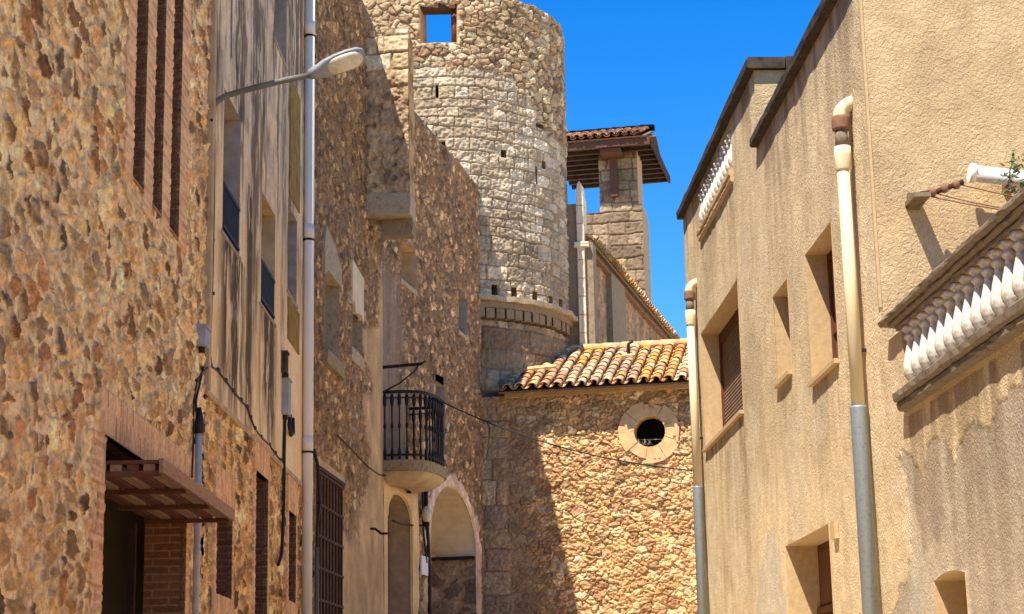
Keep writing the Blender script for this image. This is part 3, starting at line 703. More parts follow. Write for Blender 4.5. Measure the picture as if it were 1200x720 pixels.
# turret: corbelled stone shaft at the far corner
sT = PC.s(429.5, 150); Pn = PC.pt(sT, 0)
def Tz(px, py): return on_plane(px, py, Pn, PC.D3()).z
def To(px, py): return (Vector((on_plane(px, py, Pn, PC.D3()).x, on_plane(px, py, Pn, PC.D3()).y)) - Vector((Pn.x, Pn.y))).dot(PC.n)
oT = To(479, 150); zT1 = Tz(455, 36); zT0 = Tz(455, 226)
tur = MB(); tur.box(PC, sT + .05, sT + .6, zT0, zT1 - .1, -.3, oT - .03)
turo = tur.build('turret', M['stone_grey'], tC)
STT = [lin(*c) for c in ((206, 186, 150), (190, 168, 132), (216, 198, 166), (176, 152, 116))]
class Sub:
    def __init__(self, f): self.pts = f
PT = Plane((Pn.x, Pn.y), math.atan2(PC.n.x, PC.n.y), -1); PT.n = -PC.d
def fnT(S, Z):
    h, C, t = ashlar(S, Z, (.3, .42), .42, 44, .012, .03, .03, STT, lin(150, 126, 92), .01, .2, zT0 - .01, zT1 + 1)
    pl = 1 - ss(zT1 - .95, zT1 - .6, Z + (fbm(S * 3, Z * 3, 47, 2) - .5) * .3)
    n = fbm(S * 5, Z * 5, 48, 4)
    pc = mixc(np.array(lin(194, 162, 120)), np.array(lin(160, 134, 102)), ss(.3, .7, n))
    pit = ss(.62, .7, fbm(S * 9, Z * 9, 49, 3))
    pc = pc * (1 + (fbm(S * 16, Z * 16, 51, 4) - .5)[..., None] * .9) * (1 - .2 * pit)[..., None]
    return h * (1 - pl) + pl * (.02 + (n - .5) * .09 - pit * .04 + (fbm(S * 20, Z * 20, 50, 4) - .5) * .05), mixc(C, pc, pl)
grid_wall('near_face', PT, -.02, oT, zT0, zT1, .014, .014, fnT, M['pale_masonry'], turo, top=lambda S: zT1 + np.where(S < .3, -.12, .03) + (vn(S * 9, S * 0, 3) - .5) * .06)
def fnST(S, Z):
    n = fbm(S * 6, Z * 5, 45, 4); return (n - .5) * .06, mixc(np.array(lin(150, 112, 70)), np.array(lin(196, 158, 108)), ss(.35, .65, n))
PT2 = Plane((PC.pt(sT, 0, oT).x, PC.pt(sT, 0, oT).y), math.atan2(PC.d.x, PC.d.y), 1)
grid_wall('street_face', PT2, -.012, .6, zT0, zT1, .02, .014, fnST, M['masonry'], turo)
m = MB(); m.box(PC, sT - .03, sT + .62, zT0 - .36, zT0 - .002, -.1, oT + .012); m.bevel(.11, 3); m.rough(.016, 2); m.build('corbel', M['stone_grey'], turo)
m = MB(); m.box(PC, sT + .3, sT + .6, zT0 - .62, zT0 - .342, .2, oT + .0); m.bevel(.05, 2); m.rough(.014, 2); m.build('corbel', M['stone_dark_and_shade'], turo)
m = MB(); p0 = PC.pt(PC.s(432, 620), PC.z(432, 620), .0); m.tube([PC.pt(PC.s(432, 620), PC.z(432, 620), -.05), PC.pt(PC.s(432, 620), PC.z(432, 620), .1), PC.pt(PC.s(432, 620), PC.z(432, 620) - .08, .2), PC.pt(PC.s(432, 620), PC.z(432, 620) - .08, .3)], .02, 8); m.build('wall_hook', M['iron'], tC)
body(tC, PC, .0, sC1, zC + .02)

# ================================================================= house D (balcony, archway)
tD = thing('corner_stone_house', 'dark rubble house with a round iron balcony and a big archway beside the chapel', 'house', (PD.pt(3, 0).x, PD.pt(3, 0).y, street(32)))
zD = PD.z(520, 172)
ad = dict(s0=PD.s(453, 650), s1=PD.s(481, 650), zs=PD.z(467, 612), zc=PD.z(466, 580)); ad['r'] = ad['zc'] - ad['zs']
aa = dict(s0=PD.s(503.5, 650), s1=PD.s(557.5, 650), zc=PD.z(530, 572)); aa['zs'] = PD.z(530, 640); aa['r'] = aa['zc'] - aa['zs']
n1 = (PD.s(470, 310), PD.s(485.5, 310), PD.z(477, 333), PD.z(477, 288))
n2 = (PD.s(510, 460), PD.s(520, 460), PD.z(515, 530), PD.z(515, 450))
n3 = (PD.s(537, 370), PD.s(546, 370), PD.z(541, 390), PD.z(541, 347))
STD = [lin(*c) for c in ((172, 138, 100), (146, 114, 84), (182, 146, 104), (136, 106, 76), (160, 124, 86), (192, 158, 116), (142, 118, 94), (120, 98, 76))]
def fnD(S, Z):
    h, C, t = rubble(S, Z, .20, .095, 53, mort=.012, bev=.016, relief=.02, warp=.3, warp2=.16, stones=STD, mortar=lin(142, 108, 74), flush=.03, rough=.009, grain=1.1, cvar=.5, wt=1.)
    n = fbm(S * 1.2, Z * .8, 55, 4)
    pl = ss(.2, .6, (PD.s(474, 400) - S) / .5 + (n - .5) * 2.) * ss(PD.z(455, 290), PD.z(455, 340), Z) * .8
    low = ss(PD.z(470, 560), PD.z(470, 585), Z) * (S < PD.s(489, 650) + (n - .5) * .6)
    pc = np.array(lin(150, 126, 102)) * (1 + (fbm(S * 9, Z * .8, 57, 4) - .5)[..., None] * .9)
    C = mixc(C, pc, pl)
    yc = np.array(lin(222, 182, 124)) * (1 + (fbm(S * 3, Z * 2, 58, 4) - .5)[..., None] * .4)
    C = mixc(C, yc, low); h = h * (1 - np.maximum(pl * .8, low)) + low * .035
    # pale worn ring of plaster round the big arch
    sm, hw = (aa['s0'] + aa['s1']) / 2, (aa['s1'] - aa['s0']) / 2
    q = np.where(Z > aa['zs'], np.hypot((S - sm) / hw, np.maximum(Z - aa['zs'], 0) / aa['r']), np.abs(S - sm) / hw)
    wob = (fbm(S * 2.5, Z * 2.5, 59, 4) - .5) * .34
    ring = (1 - ss(1.16, 1.22, q + wob)) * (1 - .35 * (Z < aa['zs'] - .3))
    rc = mixc(np.array(lin(236, 208, 172)), np.array(lin(214, 176, 142)), ss(.4, .6, fbm(S * 5, Z * 5, 60, 3)))
    return h * (1 - ring) + ring * (.03 + (fbm(S * 8, Z * 8, 61, 2) - .5) * .02), mixc(C, rc, ring)
grid_wall('wall', PD, .0, sD1 + .0, 1.8, zD, .024, .014, fnD, M['masonry'], tD,
          [(ad['s0'], ad['s1'], 1.0, ad['zs'], ad['r'], 1), (aa['s0'], aa['s1'], 1.0, aa['zs'], aa['r'], 1), n1, n2, n3], top=lambda S: zD + (vn(S * 4, S * 0, 5) - .5) * .16 + (vn(S * 11, S * 0, 6) - .5) * .1)
f = recess('doorway', PD, archprof(ad['s0'] - .02, ad['s1'] + .02, 1.2, ad['zs'], ad['r'] + .02), .42, M['plaster_plain'], tD, off=.03, backmat=M['wood_dark'])
m = MB()
for k in range(5):
    a = ad['s0'] + (ad['s1'] - ad['s0']) * k / 5; m.box(PD, a + .01, a + (ad['s1'] - ad['s0']) / 5 - .01, 1.3, ad['zs'] + .1, -.41, -.38)
m.build('door', M['wood'], f)
m = MB(); m.tube([PD.pt(PD.s(459, 622), ad['zs'] - .02, .02), PD.pt((ad['s0'] + ad['s1']) / 2, ad['zs'] - .04, .05), PD.pt(ad['s1'] + .03, ad['zs'] + .02, .04)], .016, 6); m.build('tie_bar', M['iron'], f)
f = recess('archway', PD, archprof(aa['s0'] - .02, aa['s1'] + .02, 1.2, aa['zs'], aa['r'] + .02, 20), 1.2, M['cream'], tD, off=.03, backmat=M['plaster_plain'])
zb = PD.z(556, 655)
PJ = Plane((PD.pt(aa['s1'] + .02, 0, 0).x, PD.pt(aa['s1'] + .02, 0, 0).y), math.atan2(PD.n.x, PD.n.y), 1); PJ.n = -PD.d
STJ = [lin(*c) for c in ((150, 124, 96), (128, 104, 82), (168, 140, 108), (112, 92, 74), (140, 112, 86))]
def fnJ(S, Z):
    h, C, t = rubble(S, Z, .5, .36, 63, mort=.02, bev=.05, relief=.03, warp=.4, stones=STJ, mortar=lin(160, 130, 100), flush=.06, rough=.01, cvar=.3); return h, C
grid_wall('stone_jamb', PJ, -1.19, .0, 1.6, zb, .016, .016, fnJ, M['masonry'], f, off=.02)
m = MB(); m.box(PD, aa['s1'] - .09, aa['s1'] + .015, zb, zb + .06, -1.1, -.02); m.build('iron_rail', M['iron'], f)
pj = PJ.pt(-1.15, 0, .03)
g0 = grid_wall('brick_pier', PJ, -1.19, -.8, zb + .065, PD.z(515, 606), .014, .012, bfn(64), M['brick'], f, off=.05)
for k, nn_ in enumerate((n1, n2, n3)):
    f = recess('window', PD, rect(*nn_), .32, M['plaster_grey' if k else 'stone_cream'], tD, off=.02, backmat=M['wood_dark'])
    m = MB(); m.box(PD, nn_[0] - .1, nn_[1] + .1, nn_[2] - .09, nn_[2] - .003, -.2, .03); m.rough(.004, 2); m.build('sill', M['stone_grey'], f)
# balcony
zb0, zb1 = PD.z(449, 541), PD.z(449, 461)
BL, BO, BS = 1.7, .73, .02
def bplan(k, n, gr=0.):                               # rounded plan from the near to the far wall end
    a = math.pi * k / n; ex = .62
    cx_, sx_ = math.cos(a), math.sin(a)
    u = -math.copysign(abs(cx_) ** ex, cx_); v = abs(sx_) ** ex
    return (BS + BL / 2 + (BL / 2 + gr) * u, (BO + gr) * v)
NB = 30
m = MB()
poly = [PD.pt(bplan(k, NB, .05)[0], 0, bplan(k, NB, .05)[1]) for k in range(NB + 1)] + [PD.pt(BS + BL + .05, 0, -.1), PD.pt(BS - .05, 0, -.1)]
m.prism([(p.x, p.y) for p in poly], zb0 - .17, zb0); m.bevel(.03, 2); m.rough(.006, 1)
bal = m.build('balcony', M['stone_mossy'], tD)
m = MB(); rings = []
for j in range(7):
    t = j / 6; g_ = .02 - .78 * (1 - math.cos(t * math.pi / 2)); zz_ = zb0 - .172 - .2 * math.sin(t * math.pi / 2)
    rings.append([m.bm.verts.new(PD.pt(BS + BL / 2 + (bplan(k, NB, 0)[0] - BS - BL / 2) * (1 + g_ * .45), zz_, max(.0, bplan(k, NB, 0)[1] * (1 + g_)))) for k in range(NB + 1)])
for a, b in zip(rings, rings[1:]):
    for k in range(NB): m.bm.faces.new((a[k], a[k + 1], b[k + 1], b[k])).smooth = True
m.build('underside', M['plaster_plain'], bal)
rp = [PD.pt(*((bplan(k, NB)[0],) + (zb1,) + (bplan(k, NB)[1],))) for k in range(NB + 1)]
m = MB(); m.tube(rp, .028, 8); m.build('handrail', M['iron'], bal)
for dz_, r_ in ((.1, .012), (zb1 - zb0 - .09, .018)):
    m = MB(); m.tube([p - Vector((0, 0, dz_)) for p in rp], r_, 6); m.build('lower_rail', M['iron'], bal)
rl = bal
me0 = None
L_ = [0]
for a, b in zip(rp, rp[1:]): L_.append(L_[-1] + (b - a).length)
nbal = 22
for i in range(nbal):
    d_ = L_[-1] * (i + .4) / nbal; k = max(j for j in range(len(L_)) if L_[j] <= d_); k = min(k, NB - 1)
    p = rp[k].lerp(rp[k + 1], (d_ - L_[k]) / max(1e-6, L_[k + 1] - L_[k])); p.z = zb0
    H_ = zb1 - zb0
    if me0 is None:
        m = MB(); m.lathe((0, 0, 0), [(.02, .02), (.03, .1), (.024, .16), (.013, .22), (.013, H_ * .46), (.026, H_ * .48), (.026, H_ * .52), (.013, H_ * .54), (.013, H_ * .78), (.03, H_ * .82), (.036, H_ * .9), (.02, H_ * .97)], 8)
        b0 = m.build('baluster', M['iron'], rl, recalc=True); b0.data.transform(Matrix.Translation(base_of(rl))); b0.location = p - base_of(rl); me0 = b0
    else:
        b = me0.copy(); col.objects.link(b); b.parent = rl; b.location = p - base_of(rl)
# iron bracket above the balcony
hb0 = on_plane(446, 430, PD.pt(.02, 0, 0), PD.D3()); 
m = MB(); s_ = .06; za_ = PD.z(447, 430)
m.bar(PD.pt(s_, za_, 0), PD.pt(s_, za_ + .02, .68), .03, .05); m.tube([PD.pt(s_, za_ - .42, 0), PD.pt(s_, za_ - .28, .3), PD.pt(s_, za_ - .1, .55), PD.pt(s_, za_, .62)], .014, 6)
m.tube([PD.pt(s_, za_, .66), PD.pt(s_, za_ + .07, .74)], .014, 6)
m.build('iron_bracket', M['iron'], tD)
m = MB(); m.box(PD, PD.s(491, 660), PD.s(498.5, 660), PD.z(494, 674), PD.z(494, 652), .02, .05)
m.build('door_plate', M['white'], tD)
body(tD, PD, .0, sD1, zD - .1)

# ================================================================= round tower
tT = thing('round_tower', 'ruined round stone tower of pale blocks with an empty window at its top', 'tower', (TWC[0], TWC[1], 2.6))
zTop = (TW.hit(600, 6)[1] + TW.hit(640, 19)[1] + TW.hit(655, 32)[1]) / 3 + .06
wn = dict(s0=TW.hit(492, 30)[0], s1=TW.hit(536, 30)[0], z0=TW.hit(513, 50)[1], z1=TW.hit(513, 5)[1])
zCor = TW.hit(610, 352)[1]
STW = [lin(*c) for c in ((178, 160, 132), (188, 170, 142), (168, 150, 120), (198, 182, 156), (158, 140, 114), (182, 166, 140), (176, 158, 130))]
STW2 = [lin(*c) for c in ((178, 154, 118), (166, 140, 104), (188, 166, 130), (156, 126, 94), (172, 146, 112), (150, 122, 92), (198, 178, 144))]
def fnTW(S, Z):
    h1, C1, t1 = ashlar(S, Z, (.19, .31), .40, 71, .007, .03, .03, STW, lin(146, 122, 90), .018, .18, zCor - .3, 30)
    h2, C2, t2 = rubble(S, Z, .24, .13, 72, mort=.006, bev=.035, relief=.05, warp=.35, stones=STW2, mortar=lin(122, 94, 66), rough=.012, cvar=.3)
    n = fbm(S * .7, Z * .7, 73, 3)
    k = ss(-.12, .12, (Z - (zTop - 1.5)) + (S - 1.1) * .5 * (S > 1.1) + (n - .5) * 1.3)
    C = mixc(C1, C2, k); h = h1 * (1 - k) + h2 * k
    C = C * (1 + (fbm(S * .8, Z * .5, 74, 4) - .5)[..., None] * .25)
    dk = ss(.60, .78, fbm(S * 1.6, Z * .35, 75, 4)); C = mixc(C, np.array(lin(150, 130, 104)), dk * .45)
    return h, C
def px_hole(x0, x1, y0, y1): return (TW.hit(x0, (y0 + y1) / 2)[0], TW.hit(x1, (y0 + y1) / 2)[0], TW.hit((x0 + x1) / 2, y1)[1], TW.hit((x0 + x1) / 2, y0)[1])
th = [(wn['s0'], wn['s1'], wn['z0'], wn['z1'])]
small = [px_hole(587, 593.5, 176, 185), px_hole(634.5, 639, 189, 198), px_hole(627.5, 629.5, 195, 216), px_hole(628, 637, 145, 150), px_hole(510.5, 514, 100, 115), px_hole(517, 522, 166, 172)]
slot = [px_hole(576, 583, 334, 346), px_hole(599, 605.5, 337, 350), px_hole(624, 629.5, 342, 355), px_hole(643, 647.5, 347, 359), px_hole(655, 659, 351, 364)]
th += small + slot
half = math.pi * TWR
topf = lambda S: zTop + .45 * ss(.9, 1.6, -S) + (vn(S * 1.1, S * 0, 81) - .5) * .14 + (vn(S * 4, S * 0, 82) - .5) * .1 + (vn(S * 9, S * 0, 83) - .5) * .07
grid_wall('wall', TW, -.62 * half, .62 * half, zCor, zTop, .017, .015, fnTW, M['pale_masonry'], tT, th, top=topf, fade=.03)
TI = Cyl(TWC, TWR - .75)
ri = (TWR - .75) / TWR
grid_wall('inner_wall', TI, -half * ri, half * ri, zCor, zTop - .35, .12, .12, lambda S, Z: (np.zeros_like(S), np.ones(S.shape + (3,)) * np.array(lin(160, 134, 98))), M['pale_masonry'], tT,
          [(wn['s0'] * ri - .25, wn['s1'] * ri + .25, wn['z0'] - .5, zTop)])
grid_wall('rear_wall', TW, .62 * half, 1.38 * half, zCor, zTop - .1, .15, .15, lambda S, Z: (np.zeros_like(S), np.ones(S.shape + (3,)) * np.array(lin(160, 134, 98))), M['pale_masonry'], tT)
m = MB(); n_ = 90
for i in range(n_):
    a0, a1 = 2 * math.pi * i / n_ - math.pi, 2 * math.pi * (i + 1) / n_ - math.pi
    zz0, zz1 = float(topf(np.array([a0 * TWR]))[0]) - .02, float(topf(np.array([a1 * TWR]))[0]) - .02
    if wn['s0'] - .1 < a0 * TWR < wn['s1'] + .1: continue
    m.face([TW.pt(a0 * TWR, zz0, -.0), TW.pt(a1 * TWR, zz1, -.0), TI.pt(a1 * TWR * ri, zz1 - .1), TI.pt(a0 * TWR * ri, zz0 - .1)])
m.build('wall_top', M['stone_cream'], tT)
# window through the wall: reveal and timber lintel
f = MB()
for s in (wn['s0'], wn['s1']):
    f.face([TW.pt(s, wn['z0'], 0), TW.pt(s, wn['z1'] + .05, 0), TW.pt(s, wn['z1'] + .05, -.8), TW.pt(s, wn['z0'], -.8)])
f.face([TW.pt(wn['s0'], wn['z0'], 0), TW.pt(wn['s1'], wn['z0'], 0), TW.pt(wn['s1'], wn['z0'], -.8), TW.pt(wn['s0'], wn['z0'], -.8)])
fw = f.build('window', M['stone_cream'], tT, recalc=False)
m = MB(); a, b = TW.pt(wn['s0'] - .25, wn['z1'] + .03, -.22), TW.pt(wn['s1'] + .25, wn['z1'] + .03, -.22); m.bar(a, b, .38, .16); m.build('lintel', M['wood_red'], fw)
m = MB(); a, b = TW.pt(wn['s1'] - .04, wn['z0'], -.2), TW.pt(wn['s1'] - .04, wn['z1'] - .06, -.2); m.tube([a, b], .07, 8); m.build('jamb_post', M['wood'], fw)
for hh in small + slot:
    m = MB(); d_ = .5
    p = [TW.pt(hh[0], hh[2], .0), TW.pt(hh[1], hh[2], .0), TW.pt(hh[1], hh[3], .0), TW.pt(hh[0], hh[3], .0)]; q_ = [TW.pt(hh[0], hh[2], -d_), TW.pt(hh[1], hh[2], -d_), TW.pt(hh[1], hh[3], -d_), TW.pt(hh[0], hh[3], -d_)]
    for k in range(4): m.face([p[k], p[(k + 1) % 4], q_[(k + 1) % 4], q_[k]])
    m.face(q_, 1); m.build('wall_hole', [M['stone_dark_and_shade'], M['dark']], tT, recalc=False)  # back face coloured near-black in place of shade
# cornice ring: slab on two rows of corbels
m = MB(); n_ = 60
def ring(m, r0, r1, z0, z1, a0, a1, n, jit=0, seed=1):
    rn = random.Random(seed); pr = None
    for i in range(n + 1):
        a = a0 + (a1 - a0) * i / n; j = rn.uniform(-jit, jit)
        q = [Vector((TWC[0] + r * math.sin(a), TWC[1] - r * math.cos(a), z)) for r, z in ((r0, z0), (r1 + j, z0 + j * .5), (r1 + j, z1 + j * .5), (r0, z1))]
        v = [m.bm.verts.new(p) for p in q]
        if pr:
            for k in range(4): m.bm.faces.new((pr[k], pr[(k + 1) % 4], v[(k + 1) % 4], v[k]))
        pr = v
ring(m, TWR - .4, TWR + .2, zCor - .11, zCor - .005, -1.9, 1.9, 90, .025); crn = m.build('cornice', M['stone_grey'], tT)
m = MB(); ring(m, TWR - .4, TWR + .09, zCor - .24, zCor - .112, -1.9, 1.9, 60, .012, 2); m.build('band', M['stone_dark_and_shade'], crn)
nc = 34
for i in range(nc):
    a = -1.35 + 2.75 * i / nc
    m = MB(); ring(m, TWR - .4, TWR + .05 + .012 * (i % 3), zCor - .44, zCor - .242, a, a + .066, 2); m.build('corbel', M['stone_dark_and_shade'], crn)  # darker material puts the shadow on the corbels into their colour
TL = Cyl(TWC, TWR - .03)
STL = [lin(*c) for c in ((158, 136, 106), (142, 120, 92), (170, 146, 112), (150, 128, 98), (132, 110, 84), (164, 138, 104))]
def fnTL(S, Z):
    h, C, t = ashlar(S, Z, (.34, .5), .5, 77, .010, .03, .032, STL, lin(128, 106, 82), .022, .25, 2, 30); return h, C
grid_wall('base_wall', TL, -.5 * half, .62 * half, 5.5, zCor - .5, .024, .02, fnTL, M['pale_masonry'], tT)

# ================================================================= chapel in front of the tower
tH = thing('chapel', 'low rubble chapel with a clay tiled roof and a round window ringed with dressed stone', 'chapel', (PH.pt(2.2, 0).x, PH.pt(2.2, 0).y, street(36)))
zE = (PH.z(600, 463) + PH.z(800, 455)) / 2
oc = PH.hit(761.5, 506); ro = (PH.s(780, 506) - PH.s(743.5, 506)) / 2; rr_ = (PH.s(798.5, 506) - PH.s(722.5, 506)) / 2
sHq = PH.s(595.5, 600); LH = 5.6
STH = [lin(*c) for c in ((206, 168, 114), (194, 152, 102), (214, 180, 130), (188, 148, 100), (202, 160, 110), (194, 146, 106), (220, 190, 144), (182, 142, 98), (206, 172, 124))]
STQ = [lin(*c) for c in ((168, 136, 100), (182, 150, 110), (154, 128, 100), (174, 144, 110), (190, 160, 118))]
def fnH(S, Z):
    h1, C1, t1 = rubble(S, Z, .205, .094, 91, mort=.004, bev=.024, relief=.042, warp=.45, stones=STH, mortar=lin(190, 150, 102), rough=.018, cvar=.32, jit=1., wt=.8)
    h2, C2, t2 = ashlar(S, Z, (.34, .5), .6, 92, .010, .03, .02, STQ, lin(150, 122, 92), .012, .2, 1, 20)
    k = 1 - ss(sHq - .04, sHq + .06, S + (vn(Z * 2.6, Z * 0, 93) - .5) * .16)
    C = mixc(C1, C2, k); h = h1 * (1 - k) + (h2 + .015) * k
    pl = (1 - ss(sHq + .05, sHq + 1.1, S + (fbm(S * 1.5, Z * 1.2, 94, 3) - .5) * 1.2)) * (1 - k)
    pc = np.array(lin(150, 122, 92)) * (1 + (fbm(S * 6, Z * 6, 95, 4) - .5)[..., None] * .9)
    C = mixc(C, pc, pl * .75); h = h * (1 - pl * .6)
    return h, C
grid_wall('wall', PH, .0, LH, 2.0, zE, .0115, .0105, fnH, M['pale_masonry'], tH, [(oc[0] - ro * 1.16, oc[0] + ro * 1.16, oc[1] - ro * 1.16, oc[1] + ro * 1.16)], fade=.1)
# round window: ring of nine dressed stones
ring_o = None
rnd = random.Random(5); na = 9; a0 = R(100)
for i in range(na):
    aa0, aa1 = a0 + 2 * math.pi * i / na + .008, a0 + 2 * math.pi * (i + 1) / na - .008
    ro2 = rr_ * rnd.uniform(.84, 1.0)
    pr_ = [(oc[0] + ro2 * math.cos(a), oc[1] + ro2 * math.sin(a)) for a in np.linspace(aa0, aa1, 6)] + [(oc[0] + ro * math.cos(a), oc[1] + ro * math.sin(a)) for a in np.linspace(aa1, aa0, 8)]
    m = MB(); m.extr(PH, pr_, -.35, .06 + rnd.uniform(-.012, .012)); m.bevel(.012, 2); m.rough(.004, 1, i)
    if ring_o is None:
        ring_o = recess('round_window', PH, [(oc[0] + ro * 1.1 * math.cos(a), oc[1] + ro * 1.1 * math.sin(a)) for a in np.linspace(0, 2 * math.pi, 25)[:-1]], .6, M['dark'], tH)
    m.build('ring_stone', M['stone_cream'], ring_o)
m = MB(); zz_ = oc[1] - ro * .45
m.tube([PH.pt(oc[0] - ro, zz_, -.1), PH.pt(oc[0] + ro, zz_ - .01, -.1)], .008, 6)
rn = random.Random(9)
for k in range(16):
    x_ = oc[0] - ro * .45 + rn.uniform(-.1, .22); m.tube([PH.pt(x_, oc[1] - ro * .82, -.08), PH.pt(x_ + rn.uniform(-.1, .1), oc[1] - ro * .82 + rn.uniform(.04, .16), -.05 + rn.uniform(-.05, .05))], .004, 4)
m.build('twig_nest', M['plaster_grey'], ring_o)
# roof
eo = .48; slope = R(23.5)
E3 = PH.D3(); Nn = PH.N3(); up = (-Nn * math.cos(slope) + Vector((0, 0, 1)) * math.sin(slope))
zt0 = PH.z(700, 452, eo)
sRf = PH.s(584, 461, eo); o0 = PH.pt(sRf, zt0, eo); nrow = 10; ncol = 22
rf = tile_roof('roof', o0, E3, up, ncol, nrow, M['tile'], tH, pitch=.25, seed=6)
m = MB(); m.box(PH, sRf + .05, LH, zE - .05, zE + .035, -.2, .12); m.box(PH, sRf + .03, LH, zE + .036, zE + .09, -.2, .27); m.build('eave_cornice', M['plaster_plain'], rf)
ru = Vector(o0) + up * (nrow * .33)
m = MB(); rn = random.Random(12)
for k in range(13):
    c = ru + E3 * (k * .42 + .45) + Vector((0, 0, .06)); L = .42
    m.tube([c, c + E3 * L], [.11, .095], 10)
m.build('ridge_tile', M['stone_cream'], rf)
m = MB(); q0 = on_plane(737, 423, o0, E3.cross(up))
m.obox(q0 + Vector((0, 0, .1)), E3 * .14, up * .14, E3.cross(up) * .05); m.bevel(.02, 2); m.build('loose_tile', M['stone_cream'], rf)
m = MB(); m.tube([q0 + Vector((0, 0, .1)), q0 + Vector((0, 0, .36)), q0 + Vector((0, 0, .42)) + E3 * .1], .035, 8); m.build('vent_stub', M['black'], rf)
m = MB(); q1 = on_plane(618, 441, o0, E3.cross(up)); 
for k in range(4): m.obox(q1 + E3 * (.22 * k - .2) + up * (.05 * k) + Vector((0, 0, .13)), E3 * .13, up * .1, E3.cross(up) * .035)
m.bevel(.02, 2); m.build('mortar_cap', M['stone_cream'], rf)
m = MB(); m.prism([tuple(PH.pt(s, 0, o)[:2]) for s, o in ((.0, -.62), (LH - .01, -.62), (LH - .01, -3.2), (.0, -3.2))], 1.5, zE + .1); m.build('rear_block', M['body'], tH)
m = MB(); m.box(PH, LH - .03, LH, 1.5, zE + .05, -.02, -.62); m.build('end_wall', M['body'], tH)

# ================================================================= church nave, pilaster and belfry behind
nd = az(1160, 842)
y0n = 39.7; PN = Plane(corner(687, 400, y0n), nd, 1)
tN = thing('church_nave', 'tall shaded church side wall with a tiled eave running down behind the chapel roof', 'church', (PN.pt(4, 0).x, PN.pt(4, 0).y, 2.8))
zN = (PN.z(700, 312) + PN.z(745, 352)) / 2
def fnN(S, Z):
    h, C, t = rubble(S, Z, .34, .22, 101, mort=.02, bev=.05, relief=.02, warp=.4, stones=[lin(176, 142, 104), lin(160, 128, 94), lin(186, 152, 112)], mortar=lin(180, 146, 108), flush=.07, rough=.01, cvar=.2)
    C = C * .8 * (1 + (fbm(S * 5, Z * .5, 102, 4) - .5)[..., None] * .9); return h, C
grid_wall('wall', PN, -.3, 17, 6.5, zN, .05, .03, fnN, M['pale_masonry'], tN)
m = MB(); sb0, sb1 = PN.s(711, 370), PN.s(727, 370); m.box(PN, sb0, sb1, 6, PN.z(719, 330) , -.05, .14); m.build('pilaster', M['stone_dark_and_shade'], tN)
m = MB(); m.box(PN, -.3, 17, zN - .12, zN, -.1, .12); m.build('eave_cornice', M['clay'], tN)
upn = (-PN.N3() * math.cos(R(24)) + Vector((0, 0, 1)) * math.sin(R(24)))
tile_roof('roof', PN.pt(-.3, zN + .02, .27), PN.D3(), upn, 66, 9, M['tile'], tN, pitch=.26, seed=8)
m = MB(); m.box(PN, -.25, 17, 2, zN - .01, -.4, -3.0); m.build('rear_block', M['body'], tN)
# slim pilaster at the tower's right edge
yP = 39.2
pb = at_depth(684, 415, yP); pt_ = at_depth(677.5, 212, yP)
zb_, zt_ = at_depth(680, 425, yP).z, at_depth(678, 212, yP).z
tP = thing('stone_pilaster', 'slim pale stone pilaster with a pointed tip beside the round tower', 'pilaster', (pb.x, pb.y, zb_))
PP = Plane((pb.x, pb.y), R(101), 1)
m = MB(); wp = .16
m.box(PP, -wp / 2, wp / 2 , zb_ - .3, zt_ - .35, -.45, 0); m.bm.verts.ensure_lookup_table()
m.extr(PP, [(-wp / 2, zt_ - .348), (wp / 2, zt_ - .348), (wp * .3, zt_ - .08), (0, zt_), (-wp * .3, zt_ - .08)], -.4, 0)
m.rough(.006, 3); m.build('shaft', M['stone_white'], tP)
m = MB(); zz_ = at_depth(681, 287, yP).z; m.box(PP, -wp / 2 - .06, wp / 2 + .1, zz_ - .05, zz_ + .06, -.3, .06); m.bevel(.03, 2); m.rough(.01, 2); m.build('collar', M['stone_white'], tP)
for k in range(9):
    z = zb_ + (zt_ - zb_) * (k + .6) / 10; m = MB(); m.box(PP, -wp / 2 - .004, wp / 2 + .004, z - .012, z + .012, -.2, .004); m.build('joint', M['stone_grey'], tP)
m = MB(); m.box(PP, -wp / 2 - .3, -wp / 2 - .004, 6.5, zt_ - .5, -.6, -.08); m.rough(.004, 2); m.build('return_wall', M['stone_dark_and_shade'], tP)
m = MB(); m.box(PP, wp / 2 + .004, wp / 2 + .17, zb_ - .3, at_depth(690, 283, yP).z, -.6, -.1); m.rough(.004, 2); m.build('return_wall', M['stone_dark_and_shade'], tP)
# belfry
yb = 49.0
c0 = corner(705, 300, yb); PV = Plane(c0, R(102), 1)
tV = thing('belfry', 'square stone belfry pier under a small tiled roof on timber beams, behind the tower', 'belfry', (PV.pt(.5, 0).x, PV.pt(.5, 0).y, 3.2))
s1v = PV.s(747, 200); s2v = PV.s(754, 280); zsh = PV.z(740, 240)
zS = PV.z(695, 250); zVt = PV.z(730, 168); sl = PV.s(676, 260)
STV = [lin(*c) for c in ((138, 118, 92), (152, 132, 104), (124, 106, 84), (146, 126, 98), (162, 142, 114))]
def fnV(S, Z):
    h, C, t = ashlar(S, Z, (.24, .36), .5, 111, .012, .03, .035, STV, lin(120, 98, 74), .012, .25, 3, 40); return h, C
grid_wall('pier', PV, .0, s1v, zS, zVt + .3, .025, .022, fnV, M['pale_masonry'], tV)
grid_wall('base_wall', PV, sl - 1.2, s2v, zS - 5, zS, .025, .022, fnV, M['pale_masonry'], tV)
grid_wall('pier_shoulder', PV, s1v, s2v, zS, zsh, .025, .022, fnV, M['pale_masonry'], tV)
